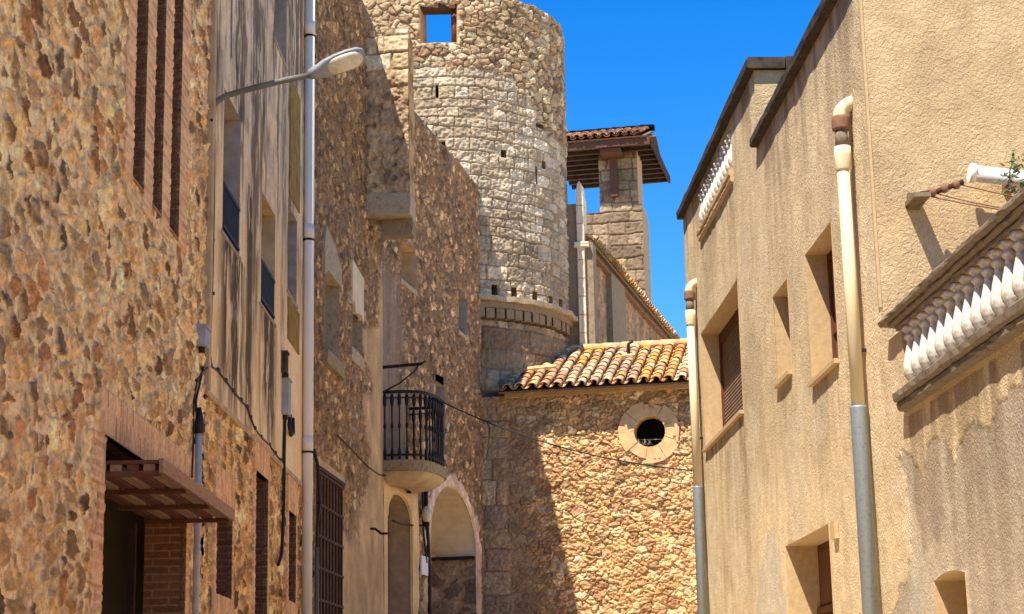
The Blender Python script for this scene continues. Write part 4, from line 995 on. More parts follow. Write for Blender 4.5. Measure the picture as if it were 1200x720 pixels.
m = MB(); m.box(PV, .01, s1v - .01, zS - .01, zVt + .3, -.05, -1.0); m.box(PV, s1v - .011, s2v - .01, zS - .01, zsh - .02, -.05, -1.0); m.box(PV, sl - 1.2, s2v - .01, zS - 5, zS - .011, -.05, -1.3); m.build('pier_core', M['stone_grey'], tV)
zr0 = PV.z(720, 171, .75); sr0, sr1 = PV.s(640, 170, .75), PV.s(761, 162, .75)
m = MB(); m.box(PV, sr0, sr1, zr0 + .1, zr0 + .16, .75, -3.2)
sof = m.build('roof_boards', M['wood_dark'], tV)
for k in range(9):
    o_ = .66 - k * .46; m = MB(); m.box(PV, sr0 + .02, sr1 - .02, zr0 + .0, zr0 + .098, o_, o_ - .1); m.build('rafter', M['wood_dark'], sof)
m = MB(); m.box(PV, sr0, sr1 + .01, zr0 - .04, zr0 + .16, .752, .84); m.build('front_beam', M['wood_red'], sof)
m = MB(); m.box(PV, sr1 + .002, sr1 + .06, zr0 - .02, zr0 + .18, .75, -3.2); m.build('side_board', M['wood_dark'], sof)
m = MB(); sc_ = PV.s(720, 200); m.box(PV, sc_ - .1, sc_ + .1, PV.z(722, 232), zr0 - .06, .03, .2); m.box(PV, sc_ - .28, sc_ + .28, zr0 - .16, zr0 - .042, .02, .7); m.build('timber_brace', M['wood_red'], tV)
upv = (-PV.N3() * math.cos(R(21)) + Vector((0, 0, 1)) * math.sin(R(21)))
ncv = int((sr1 - sr0) / .24)
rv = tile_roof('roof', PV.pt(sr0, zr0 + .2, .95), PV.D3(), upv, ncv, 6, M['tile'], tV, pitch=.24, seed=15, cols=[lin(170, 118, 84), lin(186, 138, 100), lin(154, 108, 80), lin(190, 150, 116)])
upb = (PV.N3() * math.cos(R(21)) + Vector((0, 0, 1)) * math.sin(R(21)))
tile_roof('rear_roof', PV.pt(sr0, zr0 + .2, -3.2), PV.D3(), upb, ncv, 6, M['tile'], tV, pitch=.24, seed=16)
m = MB(); zz_ = zr0 + .2 + 6 * .33 * math.sin(R(21)); 
for k in range(int((sr1 - sr0) / .4)): a = PV.pt(sr0 + k * .4, zz_ + .06, .95 - 6 * .33 * math.cos(R(21)) - .0); m.tube([a, a + PV.D3() * .41], [.12, .1], 8)
m.build('ridge_tile', M['tile'], rv)

# ================================================================= right: ochre stucco house
tR = thing('ochre_house', 'ochre stucco house with a balustraded terrace, roof parapet and deep set windows, at right', 'house', (PR.pt(16, 0).x, PR.pt(16, 0).y, street(16)))
sF = PR.s(806.5, 400)                                  # far end
sE = PR.s(1020, 180)                                   # corner with the end wall
sU = PR.s(886.5, 150)                                  # step of the parapet
zLo = PR.z(889, 172); zLo = (zLo + PR.z(948, 62)) / 2
zUp = (PR.z(884, 82) + PR.z(808, 240)) / 2
def hole(ft, nt_, nb, fb):
    return (PR.s(*nt_) + PR.s(*nb)) / 2, (PR.s(*ft) + PR.s(*fb)) / 2, (PR.z(*nb) + PR.z(*fb)) / 2, (PR.z(*ft) + PR.z(*nt_)) / 2
w1 = hole((822, 388), (865, 331), (871, 482), (827, 526)); w2 = hole((906.7, 346.7), (923.5, 326), (928, 434), (910, 452)); w3 = hole((945, 297.5), (974.5, 259), (983, 421), (951, 449))
d1 = (PR.s(972.8, 640), PR.s(921, 640), 1.0, (PR.z(920.8, 639.5) + PR.z(972.8, 614.7)) / 2)
w4 = (PR.s(1133, 690), PR.s(1096, 690), 1.3, (PR.z(1095.5, 681) + PR.z(1132, 670.7)) / 2 - .0)
zTs = PR.z(1150, 388, .05)          # terrace sill top
zTc = (PR.z(1060, 339, .12) + PR.z(1180, 235, .12)) / 2 - .15    # underside of the coping
sTb = PR.s(1059, 420)
fb0, fb1 = PR.s(858, 180), PR.s(820.5, 250); fz0 = (PR.z(858, 205) + PR.z(821, 266)) / 2; fz1 = zUp - .16
poly_px = [(1040, 735), (1066, 640), (1062, 560), (1045, 530), (1060, 531), (1076, 546), (1085, 585), (1084, 535), (1096, 517), (1116, 531), (1121, 509), (1152, 499), (1172, 478), (1205, 430), (1260, 400), (1260, 760), (1040, 760)]
poly2 = [(880, 760), (893, 660), (902, 614), (908, 616), (920, 700), (925, 760)]
poly3 = [(1058, 760), (1064, 690), (1076, 632), (1086, 660), (1095, 760)]
def inpoly(S, Z, poly):
    P = [PR.hit(*p) for p in poly]; r = np.zeros(S.shape, bool); n = len(P)
    for k in range(n):
        (x1, y1), (x2, y2) = P[k], P[(k + 1) % n]
        c = ((y1 > Z) != (y2 > Z)) & (S < (x2 - x1) * (Z - y1) / (y2 - y1 + 1e-12) + x1); r ^= c
    return r.astype(float)
def fnR(S, Z):
    base = np.array(lin(208, 184, 145)); dk = np.array(lin(196, 172, 135)); pale = np.array(lin(220, 196, 154)); grey = np.array(lin(172, 156, 134)); cem = np.array(lin(178, 168, 152))  # stucco lightened against the end wall to make up for grazing sun
    n = fbm(S * 1.6, Z * .35, 121, 4); n2 = fbm(S * 6, Z * .7, 122, 4); n3 = fbm(S * 2, Z * 2, 123, 4)
    C = mixc(base, dk, ss(.42, .7, n) * .8); C = mixc(C, pale, ss(.5, .75, n3) * .6); C = mixc(C, dk * .92, ss(.58, .74, n2) * .45)
    wS = S + (fbm(S * 6, Z * 6, 124, 4) - .5) * .34; wZ = Z + (fbm(S * 6 + 9, Z * 6, 125, 4) - .5) * .3
    a = inpoly(wS, wZ, poly_px); b = inpoly(wS, wZ, poly2); c = inpoly(wS, wZ, poly3)
    g = grey * (1 + (fbm(S * 4, Z * 2, 126, 4) - .5)[..., None] * .5)
    C = mixc(C, g, a * .92); C = mixc(C, cem, np.maximum(b, c) * .6)
    # dirt runs under the terrace sill and the sills
    run = np.zeros_like(S)
    for (x0, x1, zt, ln) in ((PR.s(1210, 400), sTb, zTs - .2, .9), (w1[0], w1[1], w1[2], .6), (w3[0], w3[1], w3[2], .5), (fb0, fb1, fz0, .7), (sE, sU, zLo, .8), (sU, sF, zUp, .6)):
        run = np.maximum(run, ((S > x0) & (S < x1) & (Z < zt)) * np.exp(-np.maximum(zt - Z, 0) / ln) * ss(.38, .6, n2))
    C = mixc(C, np.array(lin(136, 112, 86)), run * .75)
    C = C * (1 + (fbm(S * .45, Z * .6, 129, 3) - .5)[..., None] * .45)
    C = mixc(C, np.array(lin(216, 198, 166)), ss(.6, .66, fbm(S * .8 + 3, Z * .9, 130, 4)) * .35)
    h = (fbm(S * 1.2, Z * 1.2, 127, 3) - .5) * .02 - a * .007 + (fbm(S * 8, Z * 8, 128, 3) - .5) * .006
    return h, C
sN = PR.s(1240, 420)
hR = [w1, w2, w3, (d1[0], d1[1], 0.5, d1[3]), (w4[0], w4[1], .5, w4[3], .04), (sN - 1, sTb, zTs, zTc), (fb0, fb1, fz0, fz1), (sN - 1, sE, zTc, 30), (sE - .02, sU, zLo, 30)]
grid_wall('street_wall', PR, sN - .9, sF, .8, zUp, .02, .016, fnR, M['stucco'], tR, hR, fade=.02)
def fnE(S, Z):
    base = np.array(lin(188, 162, 122)); n3 = fbm(S * 1.5, Z * 1.5, 132, 4)
    C = mixc(base, np.array(lin(172, 146, 110)), ss(.4, .7, n3) * .7)
    C = mixc(C, np.array(lin(146, 122, 92)), ss(.62, .8, fbm(S * 1.1, Z * 1.8, 133, 4)) * .5)
    return (fbm(S * 1.3, Z * 1.3, 134, 3) - .5) * .015, C
pE = PR.pt(sE, 0); PE = Plane((pE.x, pE.y), math.atan2(-PR.n.x, -PR.n.y), 1); PE.n = -PR.d
grid_wall('end_wall', PE, .0, 6., zTs - .4, zLo + .2, .03, .03, fnE, M['stucco'], tR)
m = MB(); m.strip(PE, -.012, .012, zTc + .3, zLo, -.03, .008, .012, .001); m.build('corner_bead', M['stucco_plain'], tR)
m = MB(); m.box(PE, .07, 6, zLo + .2, zLo + .35, -.3, .06); m.build('coping', M['coping_dark'], tR)
# block above the step: end face, copings
pU = PR.pt(sU, 0); PU = Plane((pU.x, pU.y), math.atan2(-PR.n.x, -PR.n.y), 1); PU.n = -PR.d
grid_wall('step_face', PU, .0, 1.6, zLo - .6, zUp, .03, .03, fnE, M['stucco'], tR)
m = MB(); m.strip(PR, sU - .08, sF + .06, zUp, zUp + .13, -.35, .09, .3); m.box(PU, .36, 1.7, zUp, zUp + .14, -.3, .08); m.build('coping', M['coping_dark'], tR)
m = MB(); m.strip(PR, sE + .0, sU - .003, zLo, zLo + .12, -.3, .09, .3); m.build('coping', M['coping_dark'], tR)
m = MB(); m.box(PR, sE + .02, sU, zLo - .6, zLo - .01, -.25, -.02); m.build('parapet_core', M['stucco_plain'], tR)
m = MB(); m.prism([tuple(PR.pt(s, 0, o)[:2]) for s, o in ((sE + .05, -.9), (sF - .01, -.9), (sF - .01, -8), (sE + .05, -8))], 0, zLo - .5)
m.prism([tuple(PR.pt(s, 0, o)[:2]) for s, o in ((sN - 34, -.91), (sE + .045, -.91), (sE + .045, -8), (sN - 34, -8))], 0, zTs - .05); m.build('rear_block', M['stucco_plain'], tR)
m = MB(); m.box(PR, sF - .03, sF, 0, zUp - .01, -.02, -.95); m.box(PR, sN - 34, sN - .92, -.4, zTc + .1, -.9, 0); m.build('side_wall_and_light_block', M['stucco_plain'], tR)  # far end wall, plus an unseen long box added to shape the light
m = MB(); m.box(PR, sE + .03, sF - .04, zLo - .62, zLo - .5, -.26, -7.9); m.box(PR, sU + .05, sF - .04, zLo - .49, zUp - .1, -.3, -2.2); m.build('roof_slab', M['stucco_plain'], tR)
# windows
def sillbox(f, w_, ov=.0, th=.045, pr=.05, mat='stucco_plain'):
    m = MB(); m.box(PR, w_[0] - ov, w_[1] + ov, w_[2] - th, w_[2] - .002, -.2, pr); m.bevel(.006, 1); m.build('sill', M[mat], f)
f = recess('window', PR, rect(*w1), .30, M['stucco_plain'], tR, off=.006, backmat=M['dark']); sillbox(f, w1)
m = MB(); nsl = 30
for k in range(nsl):
    z0 = w1[2] + .02 + (w1[3] - w1[2] - .16) * k / nsl; hgt = (w1[3] - w1[2] - .16) / nsl
    m.hexa([PR.pt(w1[0] + .05, z0 + .003, -.27), PR.pt(w1[1] - .05, z0 + .003, -.27), PR.pt(w1[1] - .05, z0 + .003, -.29), PR.pt(w1[0] + .05, z0 + .003, -.29),
            PR.pt(w1[0] + .05, z0 + hgt - .003, -.278), PR.pt(w1[1] - .05, z0 + hgt - .003, -.278), PR.pt(w1[1] - .05, z0 + hgt - .003, -.295), PR.pt(w1[0] + .05, z0 + hgt - .003, -.295)])
m.build('roller_shutter', M['shutter'], f)
m = MB(); m.box(PR, w1[0] + .002, w1[0] + .05, w1[2], w1[3] - .002, -.297, -.24); m.box(PR, w1[1] - .05, w1[1] - .002, w1[2], w1[3] - .002, -.297, -.24); m.box(PR, w1[0] + .051, w1[1] - .051, w1[3] - .14, w1[3] - .002, -.297, -.25); m.build('window_frame', M['wood'], f)
for w_, dp in ((w2, .3), (w3, .26)):
    f = recess('window', PR, rect(*w_), dp, M['stucco_plain'], tR, off=.006, backmat=M['dark']); sillbox(f, w_)
    m = MB(); a, b = w_[0] + .003, w_[1] - .003
    for x_ in (a, b - .06, (a + b) / 2 - .04): m.box(PR, x_, x_ + (.06 if x_ != (a + b) / 2 - .04 else .08), w_[2], w_[3] - .002, -dp + .003, -dp + .05)
    for z_ in (w_[2] + .0, w_[2] + (w_[3] - w_[2]) * .36, w_[3] - .07): m.box(PR, a + .061, b - .061, z_, z_ + .065, -dp + .003, -dp + .046)
    m.build('window_frame', M['wood'], f)
    m = MB(); m.box(PR, a + .06, b - .06, w_[2] + .05, w_[3] - .05, -dp + .004, -dp + .02); m.build('shutter', M['shutter'], f)
f = recess('doorway', PR, rect(*d1), .36, M['stucco_plain'], tR, off=.006, backmat=M['dark'])
m = MB(); m.box(PR, d1[0] + .005, d1[1] - .005, d1[2], d1[3] - .005, -.358, -.33); wd_ = d1[1] - d1[0]
for (a, b, c, d_) in ((.05, .45, d1[2], d1[3] - .75), (.55, .95, d1[2], d1[3] - .75), (.05, .45, d1[3] - .62, d1[3] - .08), (.55, .95, d1[3] - .62, d1[3] - .08)):
    m.box(PR, d1[0] + wd_ * a, d1[0] + wd_ * b, c, d_, -.329, -.312)
m.box(PR, d1[0] + .004, d1[1] - .004, d1[3] - .71, d1[3] - .65, -.329, -.29); m.build('door', M['wood'], f)
m = MB(); m.box(PR, PR.s(983, 625), PR.s(978.5, 625), PR.z(981, 632), PR.z(981, 611), 0, .04); m.bevel(.004, 1); m.build('house_number', M['stucco_plain'], tR)
n_ = 10; sm4, hw4 = (w4[0] + w4[1]) / 2, (w4[1] - w4[0]) / 2
f = recess('window', PR, [(w4[0], w4[2]), (w4[1], w4[2])] + [(sm4 + hw4 * (1 - 2 * k / n_), w4[3] + .04 * (1 - (1 - 2 * k / n_) ** 2)) for k in range(n_ + 1)], .3, M['stucco_plain'], tR, off=.006, backmat=M['dark'])
m = MB()
for k in range(5):
    x_ = w4[0] + (w4[1] - w4[0]) * (k + .5) / 5; m.box(PR, x_ - .05, x_ + .05, w4[2], w4[3] - .0, -.29, -.265 + .012 * (k % 2))
m.build('shutter', M['wood'], f)
# balustrades (blind niches with cast balusters)
def balustrade(s0, s1, z0, z1, dep, npr, cop_h, cop_ov, sill, dense):
    f = recess('balustrade', PR, rect(s0, s1, z0, z1), dep, M['stucco_plain'], tR, off=.004)
    H_ = z1 - z0
    if cop_h:
        m = MB()
        m.strip(PR, s0, s1 + .1, z1 + .002, z1 + .05, -.25, .03, .12, .005, 1); m.strip(PR, s0, s1 + .2, z1 + .046, z1 + .092, -.28, .06, .12, .005, 2); m.strip(PR, s0, s1 + .36, z1 + .088, z1 + .15, -.32, .095, .12, .006, 5); m.build('coping', M['coping'], f)
    m = MB(); m.strip(PR, s0, s1 + .03, z0 - .09, z0 - .002, -dep, sill, .12, .006, 8); m.strip(PR, s0, s1 + .02, z0 - .16, z0 - .086, -.02, sill * .75, .12, .006, 9); m.box(PR, s0, s1 + .02, z0 - .001, z0 + .03, -dep + .02, sill * .3); m.build('sill', M['coping'] if cop_h else M['stucco_plain'], f)
    r = min(.078, (s1 - s0) / npr * .46)
    pf = [(r * .8, .031), (r * .85, H_ * .07), (r * .55, H_ * .1), (r * .6, H_ * .13), (r * .9, H_ * .2), (r * 1.02, H_ * .28), (r * .97, H_ * .38), (r * .75, H_ * .54), (r * .5, H_ * .7), (r * .46, H_ * .76), (r * .7, H_ * .8), (r * .72, H_ * .84), (r * .5, H_ * .87), (r * .85, H_ * .93), (r * .9, H_ - .004)]
    b0 = None
    for k in range(npr):
        p = PR.pt(s0 + (s1 - s0) * (k + .5) / npr, z0, -.04)
        if b0 is None:
            m = MB(); m.lathe((0, 0, 0), pf, 16); b0 = m.build('baluster', M['baluster'], f); b0.data.transform(Matrix.Translation(base_of(f))); b0.location = p - base_of(f)
        else:
            b = b0.copy(); col.objects.link(b); b.parent = f; b.location = p - base_of(f)
    return f
nb_ = int((sTb - (sN - .9)) / .225)
bt = balustrade(sN - .9, sTb, zTs, zTc, .24, nb_, True, .1, .1, True)
balustrade(fb0, fb1, fz0, fz1, .2, 12, False, 0, .06, True)

# ================================================================= things fixed to the walls
def clip(pl, m, s, z, r): m.box(pl, s - r * 1.4, s + r * 1.4, z - .02, z + .02, -.02, r * 1.2)
# white downpipe between B and C
so = PB.s(361.5, 350, .09)
t = thing('downpipe', 'tall white drainpipe running up between the plastered and the tall stone house', 'drainpipe', (PB.pt(so, 0, .09).x, PB.pt(so, 0, .09).y, street(23)), 'drainpipes on the house walls')
m = MB(); m.tube([PB.pt(so, street(23) + .02, .09), PB.pt(so, 12.3, .09)], .065, 16); m.build('pipe', M['white_pvc'], t)
for py in (33, 276, 527):
    z = PB.z(361, py, .09); m = MB(); m.tube([PB.pt(so, z - .02, .09), PB.pt(so, z + .16, .09)], .071, 16); m.build('joint_collar', M['white_pvc'], t)
    m = MB(); m.tube([PB.pt(so, z - .055, .09), PB.pt(so, z - .03, .09)], .073, 16); m.bar(PB.pt(so, z - .04, -.02), PB.pt(so, z - .04, .05), .02, .02); m.build('bracket', M['iron'], t)
# right downpipes
def rpipe(px_bot, px_top, ytop, yz, r, label):
    off = .10; s = (PR.s(*px_bot, off) + PR.s(*px_top, off)) / 2
    ztop = PR.z(px_top[0], ytop, off); zz = PR.z(px_bot[0], yz, off); g = street(PR.pt(s, 0).y)
    t = thing('downpipe', label, 'drainpipe', (PR.pt(s, 0, off).x, PR.pt(s, 0, off).y, g), 'drainpipes on the house walls')
    m = MB(); m.tube([PR.pt(s, zz - .1, off), PR.pt(s, ztop - .5, off)], r, 16); m.build('pipe', M['cream_pvc'], t)
    m = MB(); m.tube([PR.pt(s, g + .02, off), PR.pt(s, zz - .015, off), PR.pt(s, zz, off)], [r * 1.22, r * 1.22, r * 1.25], 16); m.build('zinc_sleeve', M['zinc'], t)
    m = MB(); m.tube([PR.pt(s, ztop - .62, off), PR.pt(s, ztop - .6, off), PR.pt(s, ztop - .48, off), PR.pt(s, ztop - .40, off)], [r * 1.1, r * 1.22, r * 1.3, r * 1.25], 16); m.build('socket', M['cream_pvc'], t)
    m = MB(); m.tube([PR.pt(s, ztop - .41, off), PR.pt(s, ztop - .24, off)], r * 1.02, 16); m.build('stub', M['coping'], t)
    m = MB(); m.lathe(PR.pt(s, ztop - .25, off), [(r * 1.05, 0), (r * 1.34, .008), (r * 1.38, .02), (r * 1.38, .1), (r * 1.3, .125), (r * 1.1, .13)], 18); m.build('clay_collar', M['clay'], t)
    m = MB(); m.tube([PR.pt(s, ztop - .14, off)] + [PR.pt(s, ztop - .12 + .13 * math.sin(a), off - .17 * (1 - math.cos(a))) for a in np.linspace(0, math.pi / 2, 7)] + [PR.pt(s, ztop + .01, -.12)], r * 1.12, 14); m.build('elbow', M['cream_pvc'], t)
    m = MB(); z = ztop - 2.2
    while z > zz: m.box(PR, s - .02, s + .02, z - .012, z + .012, -.02, off); z -= 2.2
    m.build('bracket', M['iron'], t)
rpipe((1013, 600), (986, 150), 118, 471, .058, 'cream drainpipe with a long zinc lower sleeve, right of the deep set upper windows')
rpipe((818, 600), (809, 350), 329, 570, .058, 'cream drainpipe with zinc sleeve at the far corner, touching the chapel wall in view')
# street lamp
sL = PB.s(247, 132); pw = PB.pt(sL, 0)
def LP(px, py): return on_plane(px, py, pw, PB.D3())
t = thing('street_lamp', 'grey street lamp on a long curved arm fixed to the plastered house', 'street lamp', LP(246, 135))
a = [LP(245.6, 172), LP(246, 150), LP(247, 132), LP(250, 124), LP(257, 117), LP(266, 112), LP(300, 102.5), LP(335, 94), LP(368, 87.5)]
m = MB(); m.tube(a, .028, 12); m.build('arm', M['grey_metal'], t)
m = MB(); m.box(PB, sL - .04, sL + .04, LP(246, 165).z, LP(246, 128).z, 0, .04); m.bevel(.01, 1); m.build('wall_plate', M['grey_metal'], t)
h0, h1 = LP(362, 88), LP(428, 64); ax = (h1 - h0); HL = ax.length; ax.normalize(); hu = (Vector((0, 0, 1)) - ax * ax.z).normalized(); hs = PB.D3(); hu = (hu + hs * .75).normalized(); hs = ax.cross(hu)
m = MB(); rings = []
for (q, wd_, up_, dn) in ((0, .045, .04, .045), (.08, .06, .05, .05), (.2, .075, .06, .05), (.3, .095, .07, .035), (.5, .11, .08, .02), (.72, .113, .08, .02), (.9, .1, .07, .02), (.985, .07, .05, .02), (1., .03, .02, .015)):
    c = h0 + ax * (HL * q); r_ = []
    for k in range(14):
        an = 2 * math.pi * k / 14; x_ = math.cos(an); y_ = math.sin(an)
        r_.append(m.bm.verts.new(c + hs * (math.copysign(abs(x_) ** .8, x_) * wd_) + hu * ((up_ if y_ > 0 else dn) * y_)))
    rings.append(r_)
for r0, r1 in zip(rings, rings[1:]):
    for k in range(14): m.bm.faces.new((r0[k], r0[(k + 1) % 14], r1[(k + 1) % 14], r1[k])).smooth = True
m.bm.faces.new(rings[0][::-1]); m.bm.faces.new(rings[-1])
hd = m.build('lamp_head', M['lamp_body'], t)
m = MB(); rings = []
for j in range(5):
    r_ = []
    for k in range(20):
        an = 2 * math.pi * k / 20; f_ = math.cos(j / 4 * math.pi / 2); x_ = math.cos(an); y_ = math.sin(an)
        c = h0 + ax * (HL * (.63 + .335 * math.copysign(abs(x_) ** .7, x_) * (.9 + .1 * f_) * (f_ if j else 1))) + hs * (.094 * math.copysign(abs(y_) ** .8, y_) * f_)
        r_.append(m.bm.verts.new(c - hu * (.012 + .045 * math.sin(j / 4 * math.pi / 2))))
    rings.append(r_)
for r0, r1 in zip(rings, rings[1:]):
    for k in range(20): m.bm.faces.new((r0[k], r0[(k + 1) % 20], r1[(k + 1) % 20], r1[k])).smooth = True
m.bm.faces.new(rings[0][::-1])
m.build('lens', M['lamp_glass'], hd)
# cables and boxes on the plastered house
def top_mesh(m, name, mat, label, cat, group=None):
    o = m.build(name, mat); return tag(o, label, cat, group)
def PBp(px, py, off=.035): s, z = PB.hit(px, py, off); return PB.pt(s, z, off)
m = MB(); m.tube([PBp(248, 140), PBp(250, 150), PBp(251, 170), PBp(250.5, 250), PBp(248.5, 340), PBp(247, 384)], .012, 6)
for py in (159, 220, 281, 344): m.bar(PBp(246.5, py, .01), PBp(250.5, py, .045), .03, .03)
top_mesh(m, 'cable', M['black'], 'black lamp cable clipped down the plaster below the street lamp', 'cable')
def ebox(px0, px1, py0, py1, dep, mat, label, extra=None):
    s0, s1 = PB.s(px0, (py0 + py1) / 2, dep), PB.s(px1, (py0 + py1) / 2, dep)
    s1 = max(s1, s0 + .12)
    z0, z1 = PB.z((px0 + px1) / 2, py1, dep), PB.z((px0 + px1) / 2, py0, dep)
    t = thing('junction_box', label, 'junction box', PB.pt((s0 + s1) / 2, z0, dep / 2), 'junction boxes on the plastered house')
    m = MB(); m.box(PB, s0, s1, z0, z1, .0, dep); m.bevel(.01, 2); m.build('housing', M[mat], t)
    m = MB(); m.box(PB, s0 - .01, s1 + .01, z1 - .0, z1 + .025, .0, dep + .015); m.build('lid', M[mat], t)
    m = MB(); m.tube([PB.pt((s0 + s1) / 2, z0 + .02, dep / 2), PB.pt((s0 + s1) / 2, z0 - .05, dep / 2)], .03, 8); m.build('gland', M['black'], t)
    return t
ebox(240.5, 246, 386, 407, .1, 'box_grey', 'small grey junction box hanging on the lamp cable')
ebox(338, 341, 447, 487, .1, 'box_grey', 'tall grey meter box beside the white drainpipe')
ebox(335.5, 338, 415, 438, .08, 'coping_dark', 'dark small junction box above the tall grey meter box')
m = MB(); m.tube([PBp(245, 408), PBp(247.5, 430)], .014, 6)
pts = [PBp(225, 560), PBp(226.5, 520), PBp(227, 470), PBp(231, 447), PBp(238, 434), PBp(247, 429), PBp(256, 435), PBp(265, 447), PBp(274, 459), PBp(283, 470), PBp(290, 478), PBp(294, 490), PBp(299, 503), PBp(306, 513), PBp(316, 522), PBp(323, 532), PBp(329, 540)]
m.tube(pts, .009, 6)
for k in range(3, len(pts)): m.obox(pts[k] + Vector((0, 0, .012)), PB.D3() * .035, PB.N3() * .012, Vector((0, 0, .016)))
m.tube([PBp(228.5, 520), PBp(231, 500), PBp(229.5, 470), PBp(236, 440)], .012, 6)
top_mesh(m, 'cable', M['black'], 'thin black cable looped with clips along the lower plaster edge', 'cable')
m = MB(); m.tube([PBp(336.5, 438, .04), PBp(334.5, 470, .04), PBp(333, 530, .04), PBp(332.5, 590, .04), PBp(331.5, 625, .04), PBp(330, 650, .04), PBp(326, 662, .05)], .02, 8)
m.tube([PBp(340, 487, .05), PBp(339, 498, .06), PBp(341, 510, .06), PBp(343.5, 508, .06), PBp(343, 490, .05)], .025, 6)
top_mesh(m, 'cable', M['black'], 'thick black cable dropping from the meter box to the ground floor', 'cable')
so = PB.s(231.5, 600, .07); z1 = PB.z(231.5, 503, .07)
t = thing('cable_conduit', 'galvanised steel conduit with a black cap beside the canopied doorway', 'conduit', PB.pt(so, street(16), .07))
m = MB(); m.tube([PB.pt(so, street(16) + .02, .07), PB.pt(so, z1, .07)], .03, 12); m.build('pipe', M['conduit'], t)
m = MB(); m.tube([PB.pt(so, z1 - .03, .07), PB.pt(so, z1 + .08, .07), PB.pt(so, z1 + .2, .07)], [.04, .04, .016], 10); m.build('cap', M['black'], t)
# small grey pipe beside the gate
so = .03
t = thing('gas_pipe', 'short pale grey pipe with a black bent cable left of the barred gate', 'pipe', PC.pt(so, street(24), .07))
z1 = PC.z(368, 640, .07)
m = MB(); m.tube([PC.pt(so, street(24) + .02, .07), PC.pt(so, z1, .07)], .03, 10); m.build('pipe', M['grey_metal'], t)
m = MB(); m.tube([PC.pt(so, z1 - .02, .07), PC.pt(so, z1 + .25, .07), PC.pt(so + .03, z1 + .6, .1), PC.pt(so + .02, z1 + 1.1, .07), PC.pt(so - .02, z1 + 1.3, .02)], .02, 8); m.build('bent_cable', M['black'], t)
# pipe, lamp and cables beside the archway
def PDp(px, py, off=.05): s, z = PD.hit(px, py, off); return PD.pt(s, z, off)
m = MB(); m.tube([PDp(499, 560), PDp(499.5, 600), PDp(502, 640), PDp(503.5, 690), PDp(503.5, 735)], .035, 8); m.tube([PDp(495, 556), PDp(496, 620), PDp(500, 660)], .02, 6)
top_mesh(m, 'cable', M['black'], 'thick black cable bundle running down beside the big archway', 'cable')
t = thing('wall_lamp', 'small round glass wall lamp beside the big archway', 'lamp', PDp(500, 612, .12))
c = PDp(500, 602, .13)
m = MB(); m.lathe(c - Vector((0, 0, .16)), [(.02, 0), (.07, .04), (.09, .12), (.085, .2), (.05, .27), (.02, .29)], 14); m.build('glass_globe', M['lamp_glass'], t)
m = MB(); m.lathe(c - Vector((0, 0, .24)), [(.03, 0), (.05, .03), (.05, .085)], 12); m.bar(c - Vector((0, 0, .2)), c - Vector((0, 0, .2)) - PD.N3() * .15, .03, .03); m.build('holder', M['iron'], t)
# wire from the balcony to the chapel
a = PD.pt(BS + BL * .8, PD.z(512, 491), BO * .7); b = PR.pt(sF - .3, PR.z(812, 556), .03)
m = MB(); m.tube(bez(a, b, .22, 24), .011, 6)
top_mesh(m, 'cable', M['black'], 'black overhead wire sagging across the street from the round balcony to the ochre house', 'cable')
m = MB(); pts = [PC.pt(*[*PC.hit(395, 510, .03)], .03), PC.pt(*[*PC.hit(415, 530, .03)], .03), PC.pt(*[*PC.hit(432, 548, .03)], .03), PC.pt(*[*PC.hit(445, 557, .03)], .03), PDp(458, 558, .03), PDp(470, 562, .03), PDp(483, 572, .03)]
m.tube(pts, .011, 5); top_mesh(m, 'cable', M['iron'], 'thin cable sagging along the wall under the round balcony', 'cable')
# terrace: rolled awning, wire bracket, plant
ao = .2
pa, pb_ = on_plane(1138, 203, PE.pt(0, 0, ao), PE.N3()), on_plane(1215, 212, PE.pt(0, 0, ao), PE.N3())
dv = (pb_ - pa).normalized()
t = thing('rolled_awning', 'white rolled awning case fixed to the end wall above the terrace', 'awning', pa)
m = MB(); m.tube([pa, pa + dv * 3.0], .068, 18); m.build('case', M['white'], t)
m = MB(); m.tube([pa - dv * .015, pa + dv * .03], .082, 18); m.build('end_cap', M['white_pvc'], t)
m = MB(); q = pa + dv * .34; m.bar(q - Vector((0, 0, .03)), q - Vector((0, 0, .03)) - PE.N3() * ao, .05, .06); m.obox(q - Vector((0, 0, .09)), dv * .05, PE.N3() * .06, Vector((0, 0, .025))); m.build('wall_bracket', M['clay'], t)
m = MB(); q = pa + dv * .3 - Vector((0, 0, .085)); m.obox(q + PE.N3() * -.03 + dv * 1.45, dv * 1.42, PE.N3() * .06, Vector((0, 0, .012))); m.build('valance_bar', M['coping'], t)
bp = on_plane(1070, 237, PE.pt(0, 0, 0), PE.N3())
t = thing('wire_bracket', 'small rusty iron wire bracket with insulators on the end wall', 'bracket', bp)
pn = PE.N3(); pe = PE.D3()
m = MB(); m.obox(bp + pn * .15 + Vector((0, 0, -.02)), pe * .07, pn * .15, Vector((0, 0, .018))); m.obox(bp + pn * .02, pe * .05, pn * .02, Vector((0, 0, .07))); m.build('plate', M['coping'], t)
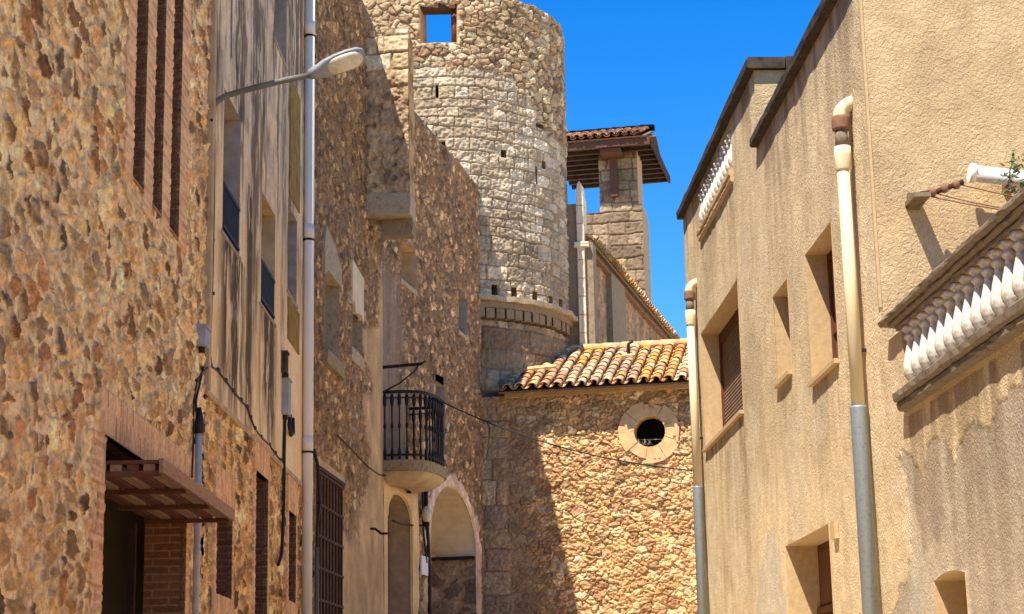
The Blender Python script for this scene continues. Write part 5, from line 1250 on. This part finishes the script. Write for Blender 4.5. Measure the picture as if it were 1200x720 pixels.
m = MB(); m.tube([bp + pn * .24, bp + pn * .24 + pe * .14 + Vector((0, 0, .02)), bp + pn * .24 + pe * .36 + Vector((0, 0, .1))], .022, 8); m.build('arm', M['rust'], t)
for k in range(3):
    c = bp + pn * .24 + pe * (.1 + .1 * k) + Vector((0, 0, .01 + .03 * k)); m = MB(); m.lathe(c - Vector((0, 0, .03)), [(.02, 0), (.035, .02), (.035, .05), (.02, .07)], 8); m.build('insulator', M['clay'], t)
st = bp + pn * .24
m = MB(); e1 = PE.pt(2.1, bp.z - .2, .3)
for (o_, sg) in ((pe * .33 + Vector((0, 0, .08)), .05), (pe * .14, .08), (pe * .08 - Vector((0, 0, .02)), .07)): m.tube(bez(st + o_, e1 + o_ * .3, sg), .006, 5)
top_mesh(m, 'cable', M['clay'], 'thin wires strung from the small bracket along the end wall', 'cable')
pp = on_plane(1190, 232, PR.pt(0, 0, -.5), PR.N3())
t = thing('terrace_plant', 'small leafy plant sprig growing above the terrace coping', 'plant', pp - Vector((0, 0, .5)))
rn = random.Random(21); m = MB(); tips = []
def PX(px, py): return on_plane(px, py, PR.pt(0, 0, -.5), PR.N3())
for br in ([(1192, 240), (1188, 216), (1187, 200), (1188, 184)], [(1188, 202), (1194, 198), (1204, 193)], [(1188, 214), (1182, 212), (1180, 204)], [(1190, 226), (1196, 216), (1204, 212)], [(1190, 232), (1186, 222), (1184, 219)]):
    P_ = [PX(*p) + PR.N3() * rn.uniform(-.08, .08) for p in br]; m.tube(P_, .006, 5); tips += [P_[-1], P_[-1].lerp(P_[-2], .35), P_[-2]]
m.build('stem', M['stem'], t)
m = MB()
for p in tips:
    for k in range(7):
        c = p + Vector((rn.gauss(0, .028), rn.gauss(0, .028), rn.gauss(0, .028))); d = Vector((rn.gauss(0, 1), rn.gauss(0, 1), rn.gauss(0, .6))).normalized(); x = d.orthogonal().normalized(); L = rn.uniform(.03, .06)
        m.face([c, c + d * L * .5 + x * L * .32, c + d * L, c + d * L * .5 - x * L * .32])
m.build('foliage', M['leaf'], t, recalc=False)
